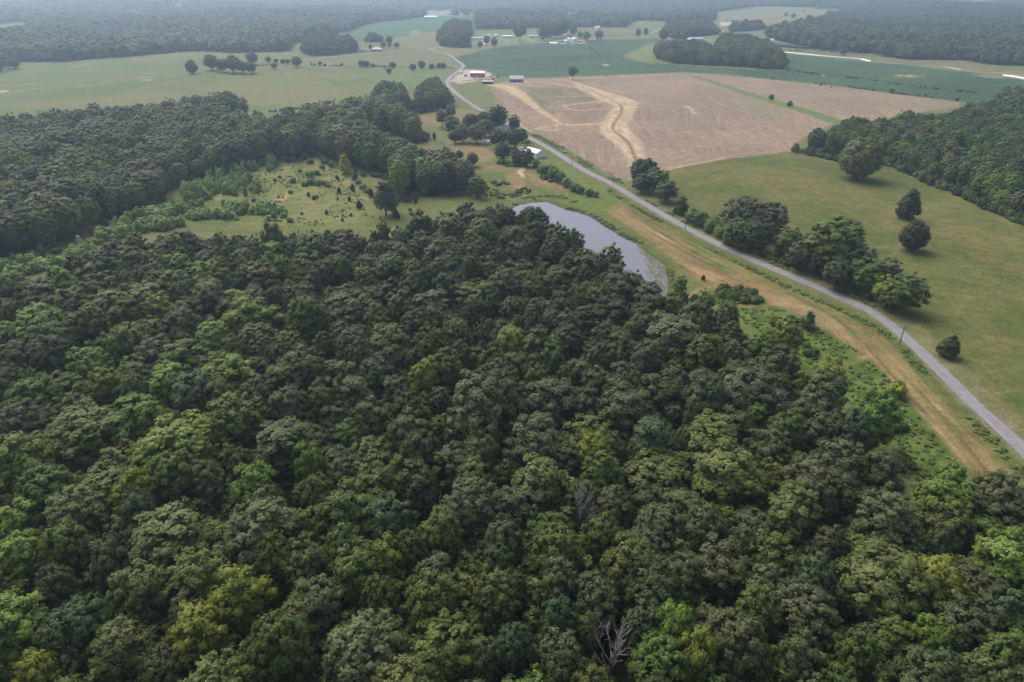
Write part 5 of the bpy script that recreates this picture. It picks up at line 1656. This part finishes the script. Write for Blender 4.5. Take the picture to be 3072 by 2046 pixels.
building('farmhouse', 1430, 119, 27, 10, 3.2, 2.2, 3, WHITEP, LROOF, 'long pale farmhouse left of the middle pair, behind a brown garden', 'house', windows=tuple((x, 1, 1.6, 1.3) for x in (-11, -7, -3, 1, 5, 9)))
building('farmhouse', 1522, 113, 26, 9, 3.4, 1.6, 4, WHITEP, WROOF, 'long white farmhouse with dark windows on the green lawn', 'house', windows=tuple((x, 1, 1.8, 1.4) for x in (-10, -6, -2, 3, 7, 10.5)))
building('garage', 1486, 112, 11, 12, 4.0, 3.4, 4, WHITEP, LROOF, 'pale garage with big grey roof left of the long white farmhouse', 'garage', openings=((-2.5, 2.6, 2.4, BRICK), (2.5, 2.6, 2.4, BRICK)))
building('shed', 1466, 109, 7, 5, 2.4, 1.0, 4, WHITEP, WROOF, 'little white shed at the left of the farmhouse row', 'shed')
building('garden_shed', 1452, 137, 6, 5, 3.0, 1.0, 4, WHITEP, WROOF, 'small white shed between the yard trees by the lane', 'shed', openings=((0, 1.6, 2, DARK),))
building('farmhouse', 1600, 112, 24, 9, 3.0, 2.0, 2, WHITEP, LROOF, 'white farmhouse with dark porch beside the bushy trees', 'house', openings=((-6, 2.6, 2.3, DARK), (-1, 3, 2.3, DARK)), windows=((5, 1, 1.6, 1.3), (8.5, 1, 1.6, 1.3)))
building('machine_shed', 1659, 136, 17, 11, 4.4, 1.8, -22, WHITEP, WROOF, 'white machine shed left of the grain bins', 'shed')
building('low_shed', 1687, 134, 12, 5, 1.8, .8, -2, WHITEP, LROOF, 'long low shed between the machine shed and grain bins', 'shed')
building('farmhouse', 1692, 114, 9, 8, 4.4, 2.4, 10, WHITEP, LROOF, 'bluish white house behind the grain bins', 'house', windows=((-2, 1, 1.4, 1.4), (2, 1, 1.4, 1.4)))
building('small_barn', 1740, 127, 9, 7, 2.8, 1.4, 0, BRICK, OROOF, 'small tan shed right of the grain bins', 'shed')
building('white_cabin', 1795, 88, 12, 12, 5, 3.5, 30, WHITEP, WROOF, 'white building at the forest edge beyond the grain bins', 'building')
building('brick_house', 1702, 54, 24, 12, 7, 4, 4, BRICK, LROOF, 'brick house in a clearing of the far forest', 'house', windows=((-6, 2, 2, 2), (0, 2, 2, 2), (6, 2, 2, 2)))
building('farmhouse', 2088, 122, 30, 11, 3.4, 3.2, -3, BRICK, LROOF, 'low brick house with white garage end behind the dark grove', 'house', openings=((-10, 3.4, 2.6, DARK),), windows=((-2, 1, 1.6, 1.3), (4, 1, 1.6, 1.3), (9, 1, 1.6, 1.3)))
building('garage', 2068, 124, 10, 9, 3.4, 2.2, 10, WHITEP, WROOF, 'white double garage at the left end of the brick house', 'garage', openings=((-2, 2.6, 2.3, DARK), (2, 2.6, 2.3, TRIM)))
building('orange_roofed_house', 2157, 104, 36, 20, 3.6, 5.0, -10, WHITEP, OROOF, 'large house with orange roof between the groves', 'house', windows=((10, 1, 1.8, 1.4), (14, 1, 1.8, 1.4)))
building('white_barn', 2192, 66, 34, 34, 6.5, 7.0, -28, WHITEP, LROOF, 'white barn with grey roof on the far hill pasture', 'barn', ridge='y', openings=((7, 6, 5, DARK),))
building('poultry_barn', 1292, 55, 46, 14, 5, 3, 2, WHITEP, WROOF, 'long white barn at the top of the far crop field', 'barn')
building('far_house', 1344, 43, 20, 12, 5, 4, 0, BRICK, LROOF, 'small far house below the forest at the top centre', 'house')
building('far_house', 1385, 46, 18, 12, 5, 4, 0, WHITEP, LROOF, 'pale far house among trees at the top centre', 'house')
building('white_cabin', 2317, 129, 11, 9, 5, 3, 30, WHITEP, WROOF, 'white cabin at the end of the far lake', 'cabin')


def grain_bin(px, py, r, h, label):
    q = P(px, py)
    root = bpy.data.objects.new('grain_bin', None)
    COL.objects.link(root)
    root.location = q
    tag(root, label, 'grain bin', 'grain bins')
    mb = MB()
    n = 28
    pts, rads = [], []
    nb = int(h / .8)
    for k in range(nb + 1):
        z = -.8 + (h + .8) * k / nb
        pts += [(0, 0, z)]
        rads += [r + (.05 if k % 2 else -.05)]
    mb.tube(pts, rads, n)
    mb.build('wall', STEEL, root, True)
    mb = MB()
    ap = (0, 0, h + r * .55)
    c = [(math.cos(2 * PI * k / n) * (r + .25), math.sin(2 * PI * k / n) * (r + .25), h + .02) for k in range(n)]
    t = [(math.cos(2 * PI * k / n) * .5, math.sin(2 * PI * k / n) * .5, h + r * .55) for k in range(n)]
    for k in range(n):
        mb.poly([c[k], c[(k + 1) % n], t[(k + 1) % n], t[k]])
    mb.poly(c[::-1])
    rf = mb.build('roof', WROOF, root)
    MB().tube([(0, 0, h + r * .55 - .05), (0, 0, h + r * .55 + .5)], [.55, .45], 12).build('cap', STEEL, rf)
    MB().box(-.4, .4, -r - .15, -r + .2, .1, 2.0).build('door', STEEL, root)


grain_bin(1722, 131, 6.4, 10.5, 'largest silver grain bin, right of the three')
grain_bin(1707, 130, 4.4, 9.5, 'narrow silver grain bin, middle of the three')
grain_bin(1698, 132, 4.4, 7.0, 'shortest silver grain bin, left of the three')


def bale_row(px, r, mat, label, name='wrapped_bale_row'):
    line = SL(px, 2.0)
    mb = MB()
    pts = [(p[0], p[1], float(T(p[0], p[1])) + r * .75) for p in line]
    rads = [r * (1 + .05 * math.sin(k * 2.6)) for k in range(len(pts))]
    rads[0] *= .6
    rads[-1] *= .6
    mb.tube(pts, rads, 12)
    o = mb.build(name, mat, None, True)
    tag(o, label, 'bale row')


bale_row([(2351, 160), (2464, 171), (2562, 179), (2590, 182), (2612, 187)], 1.7, PLAST, 'long white plastic-wrapped bale row along the top of the crop field')
bale_row([(3008, 229), (3040, 233), (3072, 239), (3110, 245)], 1.6, PLAST, 'short white plastic-wrapped bale row at the right edge')
bale_row([(2834, 204), (2860, 208), (2888, 213)], 1.4, OLDPL, 'dull grey-brown bale row between the two white ones')


def pole(px, py, h, label, arm=True):
    q = P(px, py)
    root = bpy.data.objects.new('utility_pole', None)
    COL.objects.link(root)
    root.location = q
    root.rotation_euler = (0, random.uniform(-.015, .015), random.uniform(.2, .9))
    tag(root, label, 'utility pole', 'utility poles along the road')
    MB().tube([(0, 0, -.6), (0, 0, h * .5), (0, 0, h)], [.19, .165, .13], 8).build('shaft', WOODP, root, True)
    if arm:
        a = MB().box(-.9, .9, -.06, .06, h - .55, h - .42).build('crossarm', WOODP, root)
        ins = MB()
        for x in (-.8, 0.35, .8):
            ins.tube([(x, 0, h - .42), (x, 0, h - .25)], [.05, .04], 6)
        ins.build('insulators', STEEL, a)


pole(2698, 1034, 9.2, 'utility pole by the road bend on the right')
pole(2055, 689, 9.5, 'utility pole beside the road above the pond corner')
pole(1716, 497, 9.5, 'utility pole by the road right of the white garage')
pole(1360, 240, 10, 'utility pole where the gravel yard meets the road')
pole(983, 166, 12, 'utility pole before the dark grove beside the left lane')
pole(1112, 158, 12, 'utility pole before the pale hip roof')


def pickup(px, py, rot, label, body=CARW):
    q = P(px, py)
    root = bpy.data.objects.new('pickup_truck', None)
    COL.objects.link(root)
    root.location = (q[0], q[1], q[2] + .04)
    root.rotation_euler = (0, 0, math.radians(rot))
    tag(root, label, 'pickup truck', 'vehicles on the gravel yard')
    mb = MB()
    mb.box(-2.7, 2.7, -.95, .95, .5, 1.05).box(-2.7, -2.62, -.95, .95, 1.051, 1.35).box(-2.619, -.3, -.95, -.87, 1.051, 1.35).box(-2.619, -.3, .87, .95, 1.051, 1.35).box(1.3, 2.6, -.88, .88, 1.051, 1.2)
    mb.build('body', body, root)
    mb = MB()
    a = [(-.29, -.85, 1.051), (1.28, -.85, 1.051), (.9, -.72, 1.78), (-.15, -.72, 1.78)]
    b = [(x, -y, z) for x, y, z in a]
    mb.poly(a)
    mb.poly(b[::-1])
    for i in range(4):
        mb.poly([a[i], b[i], b[(i + 1) % 4], a[(i + 1) % 4]])
    cab = mb.build('cab', GLASS, root)
    MB().box(-.16, .91, -.74, .74, 1.782, 1.84).build('cab_roof', body, cab)
    for x in (-1.7, 1.75):
        for y in (-.98, .78):
            MB().tube([(x, y, .38), (x, y + .2, .38)], [.38, .38], 14).build('wheel', TYRE, root)


pickup(1424, 236.5, 8, 'white pickup truck parked before the red barn, left one')
pickup(1438, 236, -5, 'white pickup truck parked before the red barn, right one')
pickup(1467, 233, 60, 'white pickup truck at the right end of the gravel yard')
building('small_tent', 1384, 221, 4.5, 4.5, 2.2, 2.0, 10, WHITEP, WROOF, 'small white peaked hut on the grass island by the road junction', 'hut', oh=.2, openings=((0, 1.4, 1.6, DARK),))

# ------------------------------------------------------------------ haze: one closed box of even air
hm = bpy.data.materials.new('haze_air')
hm.use_nodes = True
hn = hm.node_tree
hn.nodes.clear()
ho = hn.nodes.new('ShaderNodeOutputMaterial')
pv = hn.nodes.new('ShaderNodeVolumePrincipled')
pv.inputs['Color'].default_value = (.58, .75, 1.0, 1)
pv.inputs['Density'].default_value = HAZE_DENSITY
pv.inputs['Anisotropy'].default_value = .5
hn.links.new(pv.outputs[0], ho.inputs['Volume'])
zmin = float(GZ.min()) - 1
hb = MB().box(-9600, 9600, -300, 9600, zmin, CAMH + 6).build('haze', hm)
tag(hb, 'thin bluish haze over the whole valley', 'haze', kind='stuff')
print('objects', len(bpy.data.objects))
